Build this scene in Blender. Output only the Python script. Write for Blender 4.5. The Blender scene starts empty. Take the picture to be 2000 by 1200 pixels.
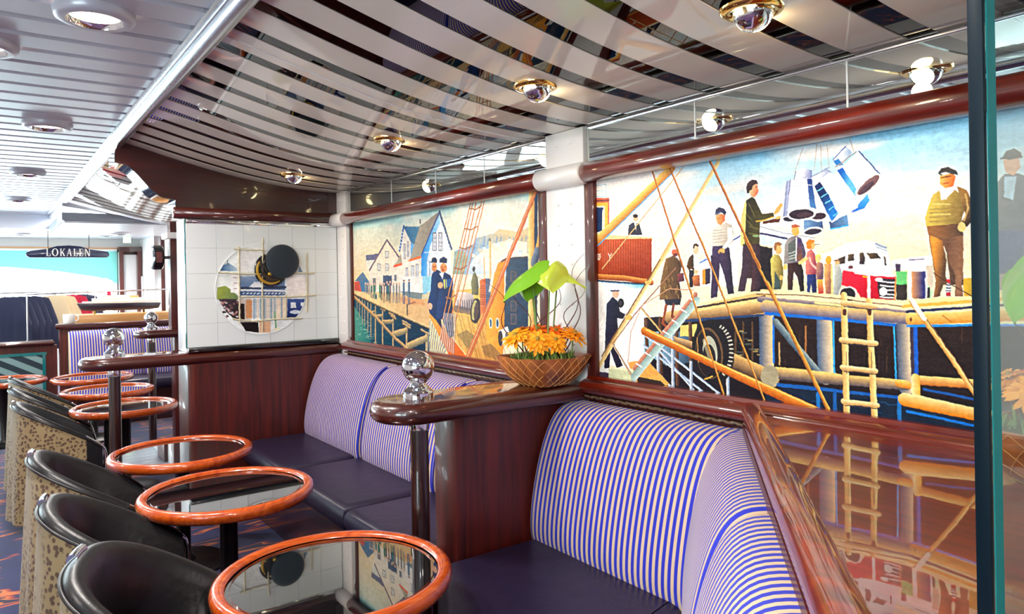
import bpy, bmesh, math, random
import numpy as np
from mathutils import Vector, Matrix
random.seed(7); rng = np.random.default_rng(7)
scene = bpy.context.scene
col = scene.collection

# ---------------------------------------------------------------- camera
FPX, YAW, ROLL, CYP = 1391.84, 0.6329, -0.01736, 542.8
r0 = np.array([math.cos(YAW), -math.sin(YAW), 0]); u0 = np.array([0, 0, 1.0]); FW = np.array([math.sin(YAW), math.cos(YAW), 0])
RT = math.cos(ROLL)*r0 + math.sin(ROLL)*u0
UP = -math.sin(ROLL)*r0 + math.cos(ROLL)*u0
EYE = np.array([0, 0, 1.5])
cd = bpy.data.cameras.new('camera'); cam = bpy.data.objects.new('camera', cd); col.objects.link(cam)
cd.sensor_width = 36; cd.lens = FPX/2000*36; cd.shift_y = -(600-CYP)/2000; cd.clip_start = 0.02; cd.clip_end = 100
cam.matrix_world = Matrix(((RT[0], UP[0], -FW[0], 0), (RT[1], UP[1], -FW[1], 0), (RT[2], UP[2], -FW[2], 1.5), (0, 0, 0, 1)))
scene.camera = cam

# ---------------------------------------------------------------- world, exposure
w = bpy.data.worlds.new('world'); scene.world = w; w.use_nodes = True
bg = w.node_tree.nodes['Background']; bg.inputs[0].default_value = (0.86, 0.93, 1.0, 1); bg.inputs[1].default_value = 14.0
vs = scene.view_settings
vs.view_transform = 'Standard'; vs.look = 'None'; vs.gamma = 1.0; vs.use_curve_mapping = False; vs.exposure = 0.62
scene.cycles.use_denoising = True
scene.cycles.max_bounces = 10; scene.cycles.glossy_bounces = 5; scene.cycles.transparent_max_bounces = 12
scene.cycles.sample_clamp_indirect = 6.0
scene.cycles.caustics_reflective = False; scene.cycles.caustics_refractive = False
DOWN_W, SPOT_W = 18.0, 4.2        # lamp powers used by the lamp builders below

# ---------------------------------------------------------------- materials
def s2l(c):
    c = np.array(c, float)/255.0
    return np.where(c <= 0.04045, c/12.92, ((c+0.055)/1.055)**2.4)
def rgba(c): return tuple(float(v) for v in s2l(c)) + (1.0,)
MATS = {}
def mat(name, c, rough=0.5, metal=0.0, coat=0.0, coat_rough=0.03, spec=0.5, emit=None, estr=0.0, coat_ior=1.5, trans=0.0, sheen=0.0):
    m = bpy.data.materials.new(name); m.use_nodes = True
    b = m.node_tree.nodes['Principled BSDF']
    b.inputs['Base Color'].default_value = rgba(c); b.inputs['Roughness'].default_value = rough
    b.inputs['Metallic'].default_value = metal; b.inputs['Coat Weight'].default_value = coat
    b.inputs['Coat Roughness'].default_value = coat_rough; b.inputs['Coat IOR'].default_value = coat_ior
    b.inputs['Specular IOR Level'].default_value = spec; b.inputs['Transmission Weight'].default_value = trans
    b.inputs['Sheen Weight'].default_value = sheen
    if emit: b.inputs['Emission Color'].default_value = rgba(emit); b.inputs['Emission Strength'].default_value = estr
    MATS[name] = m
    return m
def nd(m, t, **kw):
    n = m.node_tree.nodes.new(t)
    for k, v in kw.items(): setattr(n, k, v)
    return n
def lk(m, a, b): m.node_tree.links.new(a, b)
def bsdf(m): return m.node_tree.nodes['Principled BSDF']
def noise_col(m, c1, c2, scale=(1, 1, 1), nscale=6.0, detail=5.0, lo=0.35, hi=0.65, coord='Object', dist=0.0):
    tc = nd(m, 'ShaderNodeTexCoord'); mp = nd(m, 'ShaderNodeMapping'); mp.inputs['Scale'].default_value = scale
    nz = nd(m, 'ShaderNodeTexNoise'); nz.inputs['Scale'].default_value = nscale; nz.inputs['Detail'].default_value = detail; nz.inputs['Distortion'].default_value = dist
    cr = nd(m, 'ShaderNodeValToRGB'); cr.color_ramp.elements[0].position = lo; cr.color_ramp.elements[1].position = hi
    cr.color_ramp.elements[0].color = rgba(c1); cr.color_ramp.elements[1].color = rgba(c2)
    lk(m, tc.outputs[coord], mp.inputs[0]); lk(m, mp.outputs[0], nz.inputs[0]); lk(m, nz.outputs[0], cr.inputs[0])
    lk(m, cr.outputs[0], bsdf(m).inputs['Base Color'])
    return nz, cr, mp
def wood(name, c1, c2, axis, rough=0.3, coat=1.0, cr=0.04):
    m = mat(name, c1, rough, coat=coat, coat_rough=cr)
    sc = {'x': (1.2, 26, 26), 'y': (26, 1.2, 26), 'z': (26, 26, 1.2)}[axis]
    noise_col(m, c1, c2, sc, 1.6, 6.0, 0.3, 0.72, dist=0.6)
    return m
wood('mahogany_z', (46, 8, 6), (94, 22, 12), 'z', 0.45, 0.25, 0.06)
wood('post_wood', (24, 6, 5), (46, 13, 8), 'z', 0.3, 1.0, 0.02)
wood('mahogany_x', (36, 7, 4), (80, 21, 9), 'x', 0.3, 1.0, 0.02)
wood('mahogany_y', (62, 8, 2), (124, 28, 7), 'y', 0.3, 1.0, 0.03)
wood('mahogany_dark', (32, 8, 9), (58, 15, 14), 'x', 0.3, 1.0, 0.05)
wood('shelf_wood', (82, 14, 3), (130, 34, 8), 'y', 0.3, 1.0, 0.01)
wood('rim_wood', (158, 54, 8), (210, 92, 24), 'x', 0.25, 1.0, 0.05)
wood('tan_wood', (190, 130, 70), (214, 156, 92), 'x', 0.4, 0.3, 0.2)
mat('black_gloss', (10, 10, 12), 0.2, coat=1.0)
mat('dark_metal', (24, 22, 24), 0.35, metal=0.4)
mat('chrome', (225, 228, 232), 0.05, metal=1.0)
mat('brushed', (205, 208, 214), 0.22, metal=1.0)
mat('brass', (226, 186, 104), 0.1, metal=1.0)
mat('white_paint', (238, 234, 232), 0.32, coat=0.3, coat_rough=0.2)
mat('slat_white', (206, 208, 218), 0.36, metal=0.25, coat=0.15, coat_rough=0.2)
mat('slat_groove', (150, 156, 168), 0.4)
mat('ceiling_cream', (228, 218, 206), 0.4, coat=1.0, coat_rough=0.008, coat_ior=1.45, spec=0.0)
mat('ceiling_black', (2, 2, 2), 0.4, coat=1.0, coat_rough=0.008, coat_ior=1.38, spec=0.0)
mat('seam_white', (225, 225, 225), 0.3)
mat('backwall', (160, 176, 182), 0.3, coat=0.5, coat_rough=0.05)
mat('plaster', (222, 220, 218), 0.6)
mat('case_white', (240, 244, 248), 0.3, coat=0.4, coat_rough=0.08)
mat('tile_white', (222, 228, 230), 0.2, coat=0.7, coat_rough=0.04)
mat('grout', (150, 150, 148), 0.6)
mat('leather_seat', (28, 22, 48), 0.4, spec=0.45)
mat('leather_dark', (12, 12, 17), 0.38, spec=0.5)
mat('piping_blue', (10, 26, 140), 0.6)
mat('rope_cream', (205, 196, 168), 0.8)
mat('gold', (214, 170, 62), 0.35, metal=0.7)
mat('navy_cloth', (16, 34, 46), 0.75, sheen=0.3)
mat('leaf_green', (120, 180, 40), 0.3, coat=0.3)
mat('leaf_lime', (188, 208, 70), 0.3, coat=0.3)
mat('stem_green', (120, 150, 70), 0.5)
mat('twig', (92, 40, 34), 0.6)
mat('petal_orange', (255, 168, 24), 0.5)
mat('petal_red', (255, 112, 18), 0.5)
mat('petal_core', (150, 120, 30), 0.7)
mat('moss', (52, 70, 22), 0.9)
mat('bowl_line', (226, 168, 96), 0.4)
mat('knit_navy', (18, 28, 62), 0.8, sheen=0.3)
mat('knit_cream', (216, 196, 160), 0.85)
mat('knit_red', (186, 24, 62), 0.8)
mat('sign_blue', (20, 28, 66), 0.25, coat=0.8)
mat('letter_white', (240, 238, 232), 0.4)
mat('letter_gold', (214, 178, 110), 0.4, metal=0.3)
mat('blind_teal', (128, 218, 210), 0.7)
mat('orange_trim', (228, 160, 104), 0.5)
mat('mug_white', (245, 242, 236), 0.2, coat=0.5)
mat('hull_dark', (34, 24, 40), 0.3, coat=0.6)
mat('ship_white', (236, 230, 220), 0.4)
mat('clock_face', (240, 240, 236), 0.3)
mat('teal_edge', (20, 112, 116), 0.12, coat=1.0)
mat('edge_dark', (3, 20, 30), 0.4, spec=0.15)
mat('bevel_teal', (26, 128, 130), 0.5, spec=0.1)
mat('exit_green', (200, 236, 190), 0.5, emit=(190, 236, 180), estr=0.6)
mat('lamp_glow', (255, 240, 225), 0.4, emit=(255, 232, 214), estr=9.0)
mat('bulb_glow', (255, 240, 210), 0.4, emit=(255, 226, 170), estr=30.0)
mat('bead', (104, 80, 56), 0.4, coat=0.5)
m = mat('bowl_clay', (150, 78, 30), 0.5, coat=0.3, coat_rough=0.3)
noise_col(m, (96, 40, 16), (186, 104, 44), (1, 1, 1), 9.0, 5.0)
m = mat('carpet', (20, 34, 110), 0.95, sheen=0.2)
tc = nd(m, 'ShaderNodeTexCoord'); mp = nd(m, 'ShaderNodeMapping'); mp.inputs['Rotation'].default_value = (0, 0, 0.5); mp.inputs['Scale'].default_value = (1.2, 4.2, 1)
nz = nd(m, 'ShaderNodeTexNoise'); nz.inputs['Scale'].default_value = 2.1; nz.inputs['Detail'].default_value = 1.0; nz.inputs['Distortion'].default_value = 1.4
cr = nd(m, 'ShaderNodeValToRGB'); e = cr.color_ramp.elements
e[0].position = 0.0; e[0].color = rgba((8, 14, 62)); e[1].position = 0.56; e[1].color = rgba((10, 24, 92))
for p_, c_ in ((0.60, (170, 60, 44)), (0.645, (220, 128, 70)), (0.66, (60, 12, 34)), (0.69, (9, 16, 70))):
    q = e.new(p_); q.color = rgba(c_)
n2 = nd(m, 'ShaderNodeTexNoise'); n2.inputs['Scale'].default_value = 400
mx = nd(m, 'ShaderNodeMixRGB', blend_type='MULTIPLY'); mx.inputs[0].default_value = 0.35
lk(m, tc.outputs['Object'], mp.inputs[0]); lk(m, mp.outputs[0], nz.inputs[0]); lk(m, nz.outputs[0], cr.inputs[0])
lk(m, tc.outputs['Object'], n2.inputs[0]); lk(m, cr.outputs[0], mx.inputs[1]); lk(m, n2.outputs[0], mx.inputs[2]); lk(m, mx.outputs[0], bsdf(m).inputs['Base Color'])
def stripe(name, ca, cb, pitch, duty=0.5):
    m = mat(name, ca, 0.75, sheen=0.15)
    uv = nd(m, 'ShaderNodeUVMap'); uv.uv_map = 'UVMap'; sp = nd(m, 'ShaderNodeSeparateXYZ')
    a = nd(m, 'ShaderNodeMath', operation='DIVIDE'); a.inputs[1].default_value = pitch
    f = nd(m, 'ShaderNodeMath', operation='FRACT'); g = nd(m, 'ShaderNodeMath', operation='GREATER_THAN'); g.inputs[1].default_value = duty
    mx = nd(m, 'ShaderNodeMixRGB'); mx.inputs[1].default_value = rgba(ca); mx.inputs[2].default_value = rgba(cb)
    lk(m, uv.outputs[0], sp.inputs[0]); lk(m, sp.outputs[0], a.inputs[0]); lk(m, a.outputs[0], f.inputs[0]); lk(m, f.outputs[0], g.inputs[0]); lk(m, g.outputs[0], mx.inputs[0]); lk(m, mx.outputs[0], bsdf(m).inputs['Base Color'])
    return m
stripe('stripe_fabric', (4, 28, 176), (208, 180, 148), 0.0262, 0.52)
stripe('reflected_stripe', (20, 40, 52), (120, 150, 150), 0.11, 0.5)  # stripes stand for a reflection, put into the panel colour
m = mat('giraffe', (140, 120, 84), 0.7, sheen=0.2)          # printed spots on the chair covers
tc = nd(m, 'ShaderNodeTexCoord'); vo = nd(m, 'ShaderNodeTexVoronoi', feature='F1'); vo.inputs['Scale'].default_value = 52; vo.inputs['Randomness'].default_value = 0.85
cr = nd(m, 'ShaderNodeValToRGB'); e = cr.color_ramp.elements
e[0].position = 0.36; e[0].color = rgba((74, 50, 34)); e[1].position = 0.48; e[1].color = rgba((140, 120, 84))
n2 = nd(m, 'ShaderNodeTexNoise'); n2.inputs['Scale'].default_value = 5
c2 = nd(m, 'ShaderNodeValToRGB'); c2.color_ramp.elements[0].position = 0.56; c2.color_ramp.elements[1].position = 0.68
mx = nd(m, 'ShaderNodeMixRGB'); mx.inputs[2].default_value = rgba((132, 114, 80))
lk(m, tc.outputs['Object'], vo.inputs[0]); lk(m, vo.outputs[0], cr.inputs[0]); lk(m, tc.outputs['Object'], n2.inputs[0]); lk(m, n2.outputs[0], c2.inputs[0])
lk(m, c2.outputs[0], mx.inputs[0]); lk(m, cr.outputs[0], mx.inputs[1]); lk(m, mx.outputs[0], bsdf(m).inputs['Base Color'])
for nm, sc_, st_ in (('leather_dark', 18, 0.25), ('leather_seat', 14, 0.3)):
    m = MATS[nm]; tc = nd(m, 'ShaderNodeTexCoord'); nz = nd(m, 'ShaderNodeTexNoise'); nz.inputs['Scale'].default_value = sc_; nz.inputs['Detail'].default_value = 4
    bp = nd(m, 'ShaderNodeBump'); bp.inputs['Strength'].default_value = st_; bp.inputs['Distance'].default_value = 0.01
    lk(m, tc.outputs['Object'], nz.inputs[0]); lk(m, nz.outputs[0], bp.inputs['Height']); lk(m, bp.outputs[0], bsdf(m).inputs['Normal'])
def glass(name, tint, ior=1.5, extra=0.0):
    m = bpy.data.materials.new(name); m.use_nodes = True; nt = m.node_tree; nt.nodes.remove(nt.nodes['Principled BSDF'])
    out = nt.nodes['Material Output']; tr = nd(m, 'ShaderNodeBsdfTransparent'); tr.inputs[0].default_value = rgba(tint)
    gl = nd(m, 'ShaderNodeBsdfGlossy'); gl.inputs['Roughness'].default_value = 0.0
    fr = nd(m, 'ShaderNodeFresnel'); ge = nd(m, 'ShaderNodeNewGeometry')
    io = nd(m, 'ShaderNodeMath', operation='MULTIPLY_ADD'); io.inputs[1].default_value = 1/ior-ior; io.inputs[2].default_value = ior   # same reflectance on both faces of the sheet
    lk(m, ge.outputs['Backfacing'], io.inputs[0]); lk(m, io.outputs[0], fr.inputs[0])
    ad = nd(m, 'ShaderNodeMath', operation='ADD', use_clamp=True); ad.inputs[1].default_value = extra
    mx = nd(m, 'ShaderNodeMixShader')
    lk(m, fr.outputs[0], ad.inputs[0]); lk(m, ad.outputs[0], mx.inputs[0]); lk(m, tr.outputs[0], mx.inputs[1]); lk(m, gl.outputs[0], mx.inputs[2]); lk(m, mx.outputs[0], out.inputs[0])
    MATS[name] = m
mat('mirror', (214, 224, 220), 0.0, metal=1.0)
glass('clear_glass', (236, 244, 242))
glass('screen_glass', (238, 247, 247), 1.5, 0.04)
mat('table_glass', (8, 14, 18), 0.03, spec=0.8, coat=1.0, coat_rough=0.0, coat_ior=2.1)
def vcol(name, rough=0.45):
    m = mat(name, (200, 200, 200), rough, spec=0.18)
    a = nd(m, 'ShaderNodeVertexColor'); a.layer_name = 'Col'
    lk(m, a.outputs[0], bsdf(m).inputs['Base Color'])
vcol('oil_paint'); vcol('print_paint', 0.3)

# ---------------------------------------------------------------- mesh helpers
def props(o, label=None, cat=None, group=None, kind=None):
    if label: o['label'] = label
    if cat: o['category'] = cat
    if group: o['group'] = group
    if kind: o['kind'] = kind
    return o
def empty(name, loc, label=None, cat=None, group=None, kind=None, rz=0.0):
    o = bpy.data.objects.new(name, None); col.objects.link(o); o.location = loc; o.rotation_euler = (0, 0, rz); o.empty_display_size = 0.1
    return props(o, label, cat, group, kind)
class MB:
    def __init__(s): s.v = []; s.f = []; s.uv = []
    def add(s, v, f):
        n = len(s.v); s.v += [tuple(map(float, p)) for p in v]; s.f += [tuple(i+n for i in q) for q in f]; return s
    def box(s, x0, x1, y0, y1, z0, z1):
        v = [(x, y, z) for z in (z0, z1) for x, y in ((x0, y0), (x1, y0), (x1, y1), (x0, y1))]
        return s.add(v, [(0, 3, 2, 1), (4, 5, 6, 7), (0, 1, 5, 4), (1, 2, 6, 5), (2, 3, 7, 6), (3, 0, 4, 7)])
    def prism(s, poly, z0, z1):
        n = len(poly); v = [(x, y, z0) for x, y in poly] + [(x, y, z1) for x, y in poly]
        return s.add(v, [tuple(range(n-1, -1, -1)), tuple(range(n, 2*n))] + [(i, (i+1) % n, n+(i+1) % n, n+i) for i in range(n)])
    def lathe(s, prof, seg=32, c=(0, 0, 0), axis='z', cap=True):
        v = []; f = []; k = len(prof)
        for j in range(seg):
            a = 2*math.pi*j/seg
            for r, h in prof:
                p = (r*math.cos(a), r*math.sin(a), h)
                if axis == 'y': p = (p[0], p[2], p[1])
                if axis == 'x': p = (p[2], p[0], p[1])
                v.append((p[0]+c[0], p[1]+c[1], p[2]+c[2]))
        for j in range(seg):
            for i in range(k-1):
                a, b = j*k+i, ((j+1) % seg)*k+i
                f.append((a, b, b+1, a+1))
        if cap:
            if prof[0][0] > 1e-6: f.append(tuple(j*k for j in range(seg))[::-1])
            if prof[-1][0] > 1e-6: f.append(tuple(j*k+k-1 for j in range(seg)))
        return s.add(v, f)
    def tube(s, path, r, seg=8, closed=False):
        P = [Vector(p) for p in path]; n = len(P); v = []; f = []; rr = r if isinstance(r, (list, tuple)) else [r]*n
        ref = None
        for i in range(n):
            t = (P[(i+1) % n]-P[i-1]) if closed else (P[min(i+1, n-1)]-P[max(i-1, 0)])
            t.normalize()
            if ref is None: ref = Vector((0, 0, 1)) if abs(t.z) < 0.9 else Vector((1, 0, 0))
            a = (ref - t*ref.dot(t)).normalized(); b = t.cross(a); ref = a
            for j in range(seg):
                q = 2*math.pi*j/seg; v.append(P[i] + (a*math.cos(q) + b*math.sin(q))*rr[i])
        for i in range(n if closed else n-1):
            for j in range(seg):
                i2 = (i+1) % n
                f.append((i*seg+j, i*seg+(j+1) % seg, i2*seg+(j+1) % seg, i2*seg+j))
        if not closed: f += [tuple(range(seg))[::-1], tuple((n-1)*seg+j for j in range(seg))]
        return s.add(v, f)
    def grid(s, fn, nu, nv, closed_u=False, uvfn=None):
        n = len(s.v); v = []; f = []
        for i in range(nu):
            for j in range(nv): v.append(fn(i, j))
        for i in range(nu if closed_u else nu-1):
            for j in range(nv-1):
                i2 = (i+1) % nu; f.append((i*nv+j, i2*nv+j, i2*nv+j+1, i*nv+j+1))
        if uvfn:
            s.uv += [uvfn(i, j) for i in range(nu) for j in range(nv)]
        return s.add(v, f)
    def build(s, name, m, parent=None, smooth=None, bevel=0.0, label=None, local=False, seg=2):
        v = s.v
        if parent is not None and not local:
            L = parent.location; v = [(a-L.x, b-L.y, c-L.z) for a, b, c in v]
        me = bpy.data.meshes.new(name); me.from_pydata(v, [], s.f)
        if s.uv:
            ul = me.uv_layers.new(name='UVMap')
            for lp in me.loops:
                if lp.vertex_index < len(s.uv): ul.data[lp.index].uv = s.uv[lp.vertex_index]
        bm = bmesh.new(); bm.from_mesh(me); bmesh.ops.recalc_face_normals(bm, faces=bm.faces)
        if bevel: bmesh.ops.bevel(bm, geom=[e for e in bm.edges if len(e.link_faces) == 2 and e.calc_face_angle(0) > 0.6], offset=bevel, segments=seg, profile=0.5, affect='EDGES', clamp_overlap=True)
        bm.to_mesh(me); bm.free()
        if smooth is not None or bevel:
            me.polygons.foreach_set('use_smooth', [True]*len(me.polygons)); me.set_sharp_from_angle(angle=smooth if smooth else 0.7)
        me.materials.append(MATS[m] if isinstance(m, str) else m)
        o = bpy.data.objects.new(name, me); col.objects.link(o)
        if parent is not None: o.parent = parent
        if label: o['label'] = label
        return o
def copy_tree(o, parent=None):
    c = o.copy(); col.objects.link(c); c.parent = parent
    for ch in o.children: copy_tree(ch, c)
    return c
def bullnose(mb, poly, z0, z1, r, n=6):
    """slab with rounded edge; poly counter-clockwise"""
    P = np.array(poly, float); k = len(P)
    d = np.roll(P, -1, 0)-P; d /= np.linalg.norm(d, axis=1)[:, None]; nn = np.stack([d[:, 1], -d[:, 0]], 1)
    vn = nn + np.roll(nn, 1, 0); vn /= (np.sum(vn*nn, axis=1))[:, None]
    zc = (z0+z1)/2; h = (z1-z0)/2; v = []; f = []
    prof = [(-r*(1-math.cos(a)), zc+h*math.sin(a)) for a in np.linspace(-math.pi/2, math.pi/2, 2*n+1)]
    for off, z in prof: v += [(p[0], p[1], z) for p in P+vn*off]
    m_ = len(prof)
    for i in range(m_-1):
        for j in range(k): f.append((i*k+j, i*k+(j+1) % k, (i+1)*k+(j+1) % k, (i+1)*k+j))
    f += [tuple(range(k))[::-1], tuple((m_-1)*k+j for j in range(k))]
    return mb.add(v, f)
def structure(o): o['kind'] = 'structure'; return o
# ================================================================ SETTING
px_ = np.array([.60, .64, .75, .825, .95, 1.013, 1.2, 1.36, 1.45, 1.69, 1.97, 2.2, 2.46]); pz_ = np.array([2.366, 2.357, 2.330, 2.308, 2.274, 2.258, 2.212, 2.182, 2.166, 2.14, 2.124, 2.12, 2.122])
PCO = np.polyfit(px_, pz_, 4)
def zc(x): return float(np.polyval(PCO, x))
# floor
fl = structure(MB().box(-2.7, 2.6, -2.4, 13.0, -0.1, 0.0).build('floor', 'carpet'))
# left flat ceiling of metal slats
ce = structure(MB().box(-2.7, 0.62, -2.4, 10.5, 2.40, 2.46).build('ceiling', 'slat_groove'))
sl = MB()
prof = [(-.080, 2.40), (-.080, 2.388), (-.074, 2.374), (.066, 2.374), (.072, 2.388), (.072, 2.40)]
sl.grid(lambda i, j: ((-2.7, 0.615)[i], prof[j][0], prof[j][1]), 2, len(prof))
sl.add([(x, p[0], p[1]) for x in (-2.7, .615) for p in prof], [tuple(range(6)), tuple(range(11, 5, -1))])
s0 = None
for k in range(-24, 44):
    y = 2.325 + 0.187*k
    if y < -2.3 or y > 10.4: continue
    if s0 is None: s0 = sl.build('slat', 'slat_white', ce, local=True, smooth=0.5); s0.location = (0, y, 0)
    else: c = s0.copy(); col.objects.link(c); c.location = (0, y, 0)
# brushed rail between the two ceilings
tr = structure(empty('trim_1', (0.62, 0, 2.35), kind='structure'))
MB().tube([(0.628, -2.4, 2.352), (0.628, 10.5, 2.352)], 0.034, 20).build('tube', 'brushed', tr, smooth=1.0)
MB().box(0.570, 0.596, -2.4, 10.5, 2.362, 2.40).build('flange', 'brushed', tr)
# striped lacquered ceiling: every plank and every black strip is a piece
cs = structure(MB().box(0.6, 2.52, -2.4, 8.42, 2.40, 2.46).build('ceiling_striped', 'slat_groove'))
XS = np.linspace(0.60, 2.010, 40)
def plank(w, dz, name, m):
    mb = MB()
    def q(i, j):
        x = XS[i]; return [(x, -w/2, zc(x)+dz+.012), (x, -w/2, zc(x)+dz), (x, w/2, zc(x)+dz), (x, w/2, zc(x)+dz+.012)][j]
    mb.grid(q, len(XS), 4)
    return mb.build(name, m, cs, local=True, smooth=0.5)
cream = plank(0.148, 0.0, 'plank', 'ceiling_cream'); black = plank(0.074, 0.003, 'strip', 'ceiling_black')
PITCH = 0.2222; first = True
for k in range(-20, 29):
    y = 2.206 + PITCH*k
    if y > 8.3: break
    if y < -2.3: continue
    if 4.80 < y < 5.05: continue
    for src, yy in ((black, y), (cream, y+PITCH/2)):
        if 4.79 < yy+.07 and yy-.07 < 5.05 and src is cream: pass
        if first: o = src
        else: o = src.copy(); col.objects.link(o)
        o.location = (0, yy, 0)
    first = False
MB().tube([(x, 2.545, zc(x)-.001) for x in XS], 0.0028, 6).build('seam_strip', 'seam_white', cs)
# fascia at the end of the second bay and the lower ceiling behind it
structure(MB().add([(x, y, z) for y in (8.42, 8.47) for x, z in [(float(x), zc(x)-.01) for x in XS] + [(2.01, 2.09), (0.60, 2.30)]],
    [tuple(range(42)), tuple(range(83, 41, -1))] + [(i, (i+1) % 42, 42+(i+1) % 42, 42+i) for i in range(42)]).build('trim_2', 'slat_white'))
cf = structure(MB().box(0.60, 2.52, 8.47, 10.5, 2.16, 2.24).build('ceiling_lower', 'slat_groove'))
cg = structure(MB().box(-2.7, 2.52, 10.5, 13.0, 2.24, 2.42).build('ceiling_far', 'slat_groove'))
def farslats(parent, x0, x1, y0, y1, z, n):
    st = (y1-y0)/n; b = None
    for k in range(n):
        if b is None: b = MB().box(x0, x1, -st*.45, st*.45, z-.02, z).build('slat', 'slat_white', parent, local=True, bevel=.005); o = b
        else: o = b.copy(); col.objects.link(o)
        o.location = (0, y0+st*(k+.5), 0)
farslats(cf, 0.62, 2.5, 8.48, 10.5, 2.16, 9); farslats(cg, -2.7, 2.5, 10.52, 12.9, 2.24, 12)
structure(MB().box(-2.7, 2.5, 10.44, 10.5, 2.20, 2.42).build('trim_3', 'slat_white'))
# right wall: thick block carrying the paintings, back wall above it
wr = structure(empty('wall_right', (2.2, 3, 0), kind='structure'))
MB().box(2.012, 2.52, -2.4, 5.05, 0, 2.40).build('wall_block', 'plaster', wr)
structure(MB().box(2.0, 2.52, 5.05, 13.0, 0, 2.40).build('wall_right_far', 'plaster'))
structure(MB().box(-2.7, 2.52, -2.5, -2.4, 0, 2.46).build('wall_back', 'mahogany_z'))
# left wall with daylight windows
wl = structure(empty('wall_left', (-2.7, 5, 0), kind='structure'))
MB().box(-2.8, -2.7, -2.5, 13, 0, 0.75).build('lower_wall', 'plaster', wl); MB().box(-2.8, -2.7, -2.5, 13, 1.95, 2.46).build('upper_wall', 'plaster', wl)
ys = [-2.5, -2.2, -.8, -.5, .9, 7.4, 8.8, 9.1, 10.5, 10.8, 12.3, 13.0]  # unseen window layout shaped for the light; first two added to brighten the ceiling
for k in range(0, 12, 2): MB().box(-2.8, -2.7, ys[k], ys[k+1], .75, 1.95).build('pier', 'plaster', wl)
for k in range(1, 11, 2):
    wn = structure(empty('window_%d' % (k//2+2), (-2.75, (ys[k]+ys[k+1])/2, .75), kind='structure'))
    mb = MB(); a, b = ys[k], ys[k+1]
    mb.box(-2.77, -2.72, a, b, .75, .80).box(-2.77, -2.72, a, b, 1.90, 1.95).box(-2.77, -2.72, a, a+.05, .8, 1.9).box(-2.77, -2.72, b-.05, b, .8, 1.9)
    mb.build('window_frame', 'white_paint', wn); MB().box(-2.752, -2.746, a+.05, b-.05, .8, 1.9).build('pane', 'clear_glass', wn)
# far wall with the shop window
wf = structure(empty('wall_far', (0, 13, 0), kind='structure'))
MB().box(-2.7, 2.0, 13.0, 13.1, 0, 0.6).build('lower_wall', 'plaster', wf); MB().box(-2.7, 2.0, 13.0, 13.1, 2.06, 2.42).build('upper_wall', 'plaster', wf)
MB().box(1.66, 2.0, 13.0, 13.1, 0.6, 2.06).build('pier', 'mahogany_z', wf)
MB().box(-2.7, 1.66, 12.96, 13.0, 2.02, 2.09).build('trim_board', 'orange_trim', wf)
wn = structure(empty('window_1', (-.5, 13.05, .6), kind='structure'))
mb = MB()
for x in (-2.65, -1.3, 0.16, 0.80, 1.45, 1.62): mb.box(x-.03, x+.03, 13.0, 13.06, .6, 2.06)
mb.box(-2.7, 1.66, 13.0, 13.06, 1.19, 1.22).box(-2.7, 1.66, 13.0, 13.06, .6, .66).build('window_frame', 'white_paint', wn)
MB().box(-2.7, 1.66, 13.07, 13.076, .6, 2.06).build('pane', 'clear_glass', wn)
# wainscot and trims of the painting wall
for n_, (y0, y1) in enumerate(((2.44, 4.64), (-1.2, 2.19))):
    t = structure(empty('trim_%d' % (4+n_), (1.97, (y0+y1)/2, 1.06), kind='structure'))
    pr = [(2.012, 1.094), (1.985, 1.092), (1.978, 1.080), (1.965, 1.079), (1.945, 1.070), (1.934, 1.055), (1.934, 1.040), (1.945, 1.028), (1.965, 1.022), (2.012, 1.022)]
    MB().grid(lambda i, j: (pr[j][0], (y0, y1)[i], pr[j][1]), 2, len(pr)).build('moulding', 'mahogany_y', t, smooth=0.9)
    mb = MB(); n = int((y1-y0)/.012)
    mb.tube([(1.966+.002*math.cos(i*1.57), y0+(y1-y0)*i/n, 1.010+.002*math.sin(i*1.57)) for i in range(n+1)], [(.0075, .0045)[i % 2] for i in range(n+1)], 6)
    b = mb.build('rope_bead', 'bead', t)
    MB().box(1.985, 2.012, y0, y1, 0, 1.022).build('wainscot', 'mahogany_z', t)
# round mahogany head rails over the paintings
for n_, (y0, y1) in enumerate(((2.462, 4.70), (-1.2, 2.168))):
    structure(MB().lathe([(.0385, 0), (.0415, .004), (.0415, y1-y0-.004), (.0385, y1-y0)], 24, (1.972, y0, 1.925), 'y').build('trim_%d' % (6+n_), 'mahogany_y', smooth=0.9))
# riveted white columns between wall sections
def column(y0, y1, label, sleeve):
    c = empty('column', (2.0, (y0+y1)/2, 0), label, 'column')
    MB().box(1.985, 2.011, y0, y1, 1.06, zc(2.0)-.001).build('shaft', 'white_paint', c, bevel=.004)
    if sleeve: MB().lathe([(.040, 0), (.046, .006), (.046, y1-y0+.045), (.040, y1-y0+.05)], 24, (1.972, y0-.024, 1.925), 'y').build('sleeve', 'white_paint', c, smooth=0.9)
    rv = None
    for z in np.arange(1.13, 2.1, .085):
        if abs(z-1.925) < .06: continue
        for f in (.32, .66):
            y = y0+(y1-y0)*f
            if rv is None: rv = MB().lathe([(.0075, 0), (.0068, -.003), (.004, -.005), (0, -.0056)], 10, (0, 0, 0), 'x', cap=False).build('rivet', 'white_paint', c, local=True, smooth=1.0); o = rv
            else: o = rv.copy(); col.objects.link(o)
            o.location = (-.015, y-(y0+y1)/2, z)
column(2.195, 2.442, 'white riveted column between the two paintings', True)
column(4.63, 4.79, 'slim white column between painting and white tiled display case', True)
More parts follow.
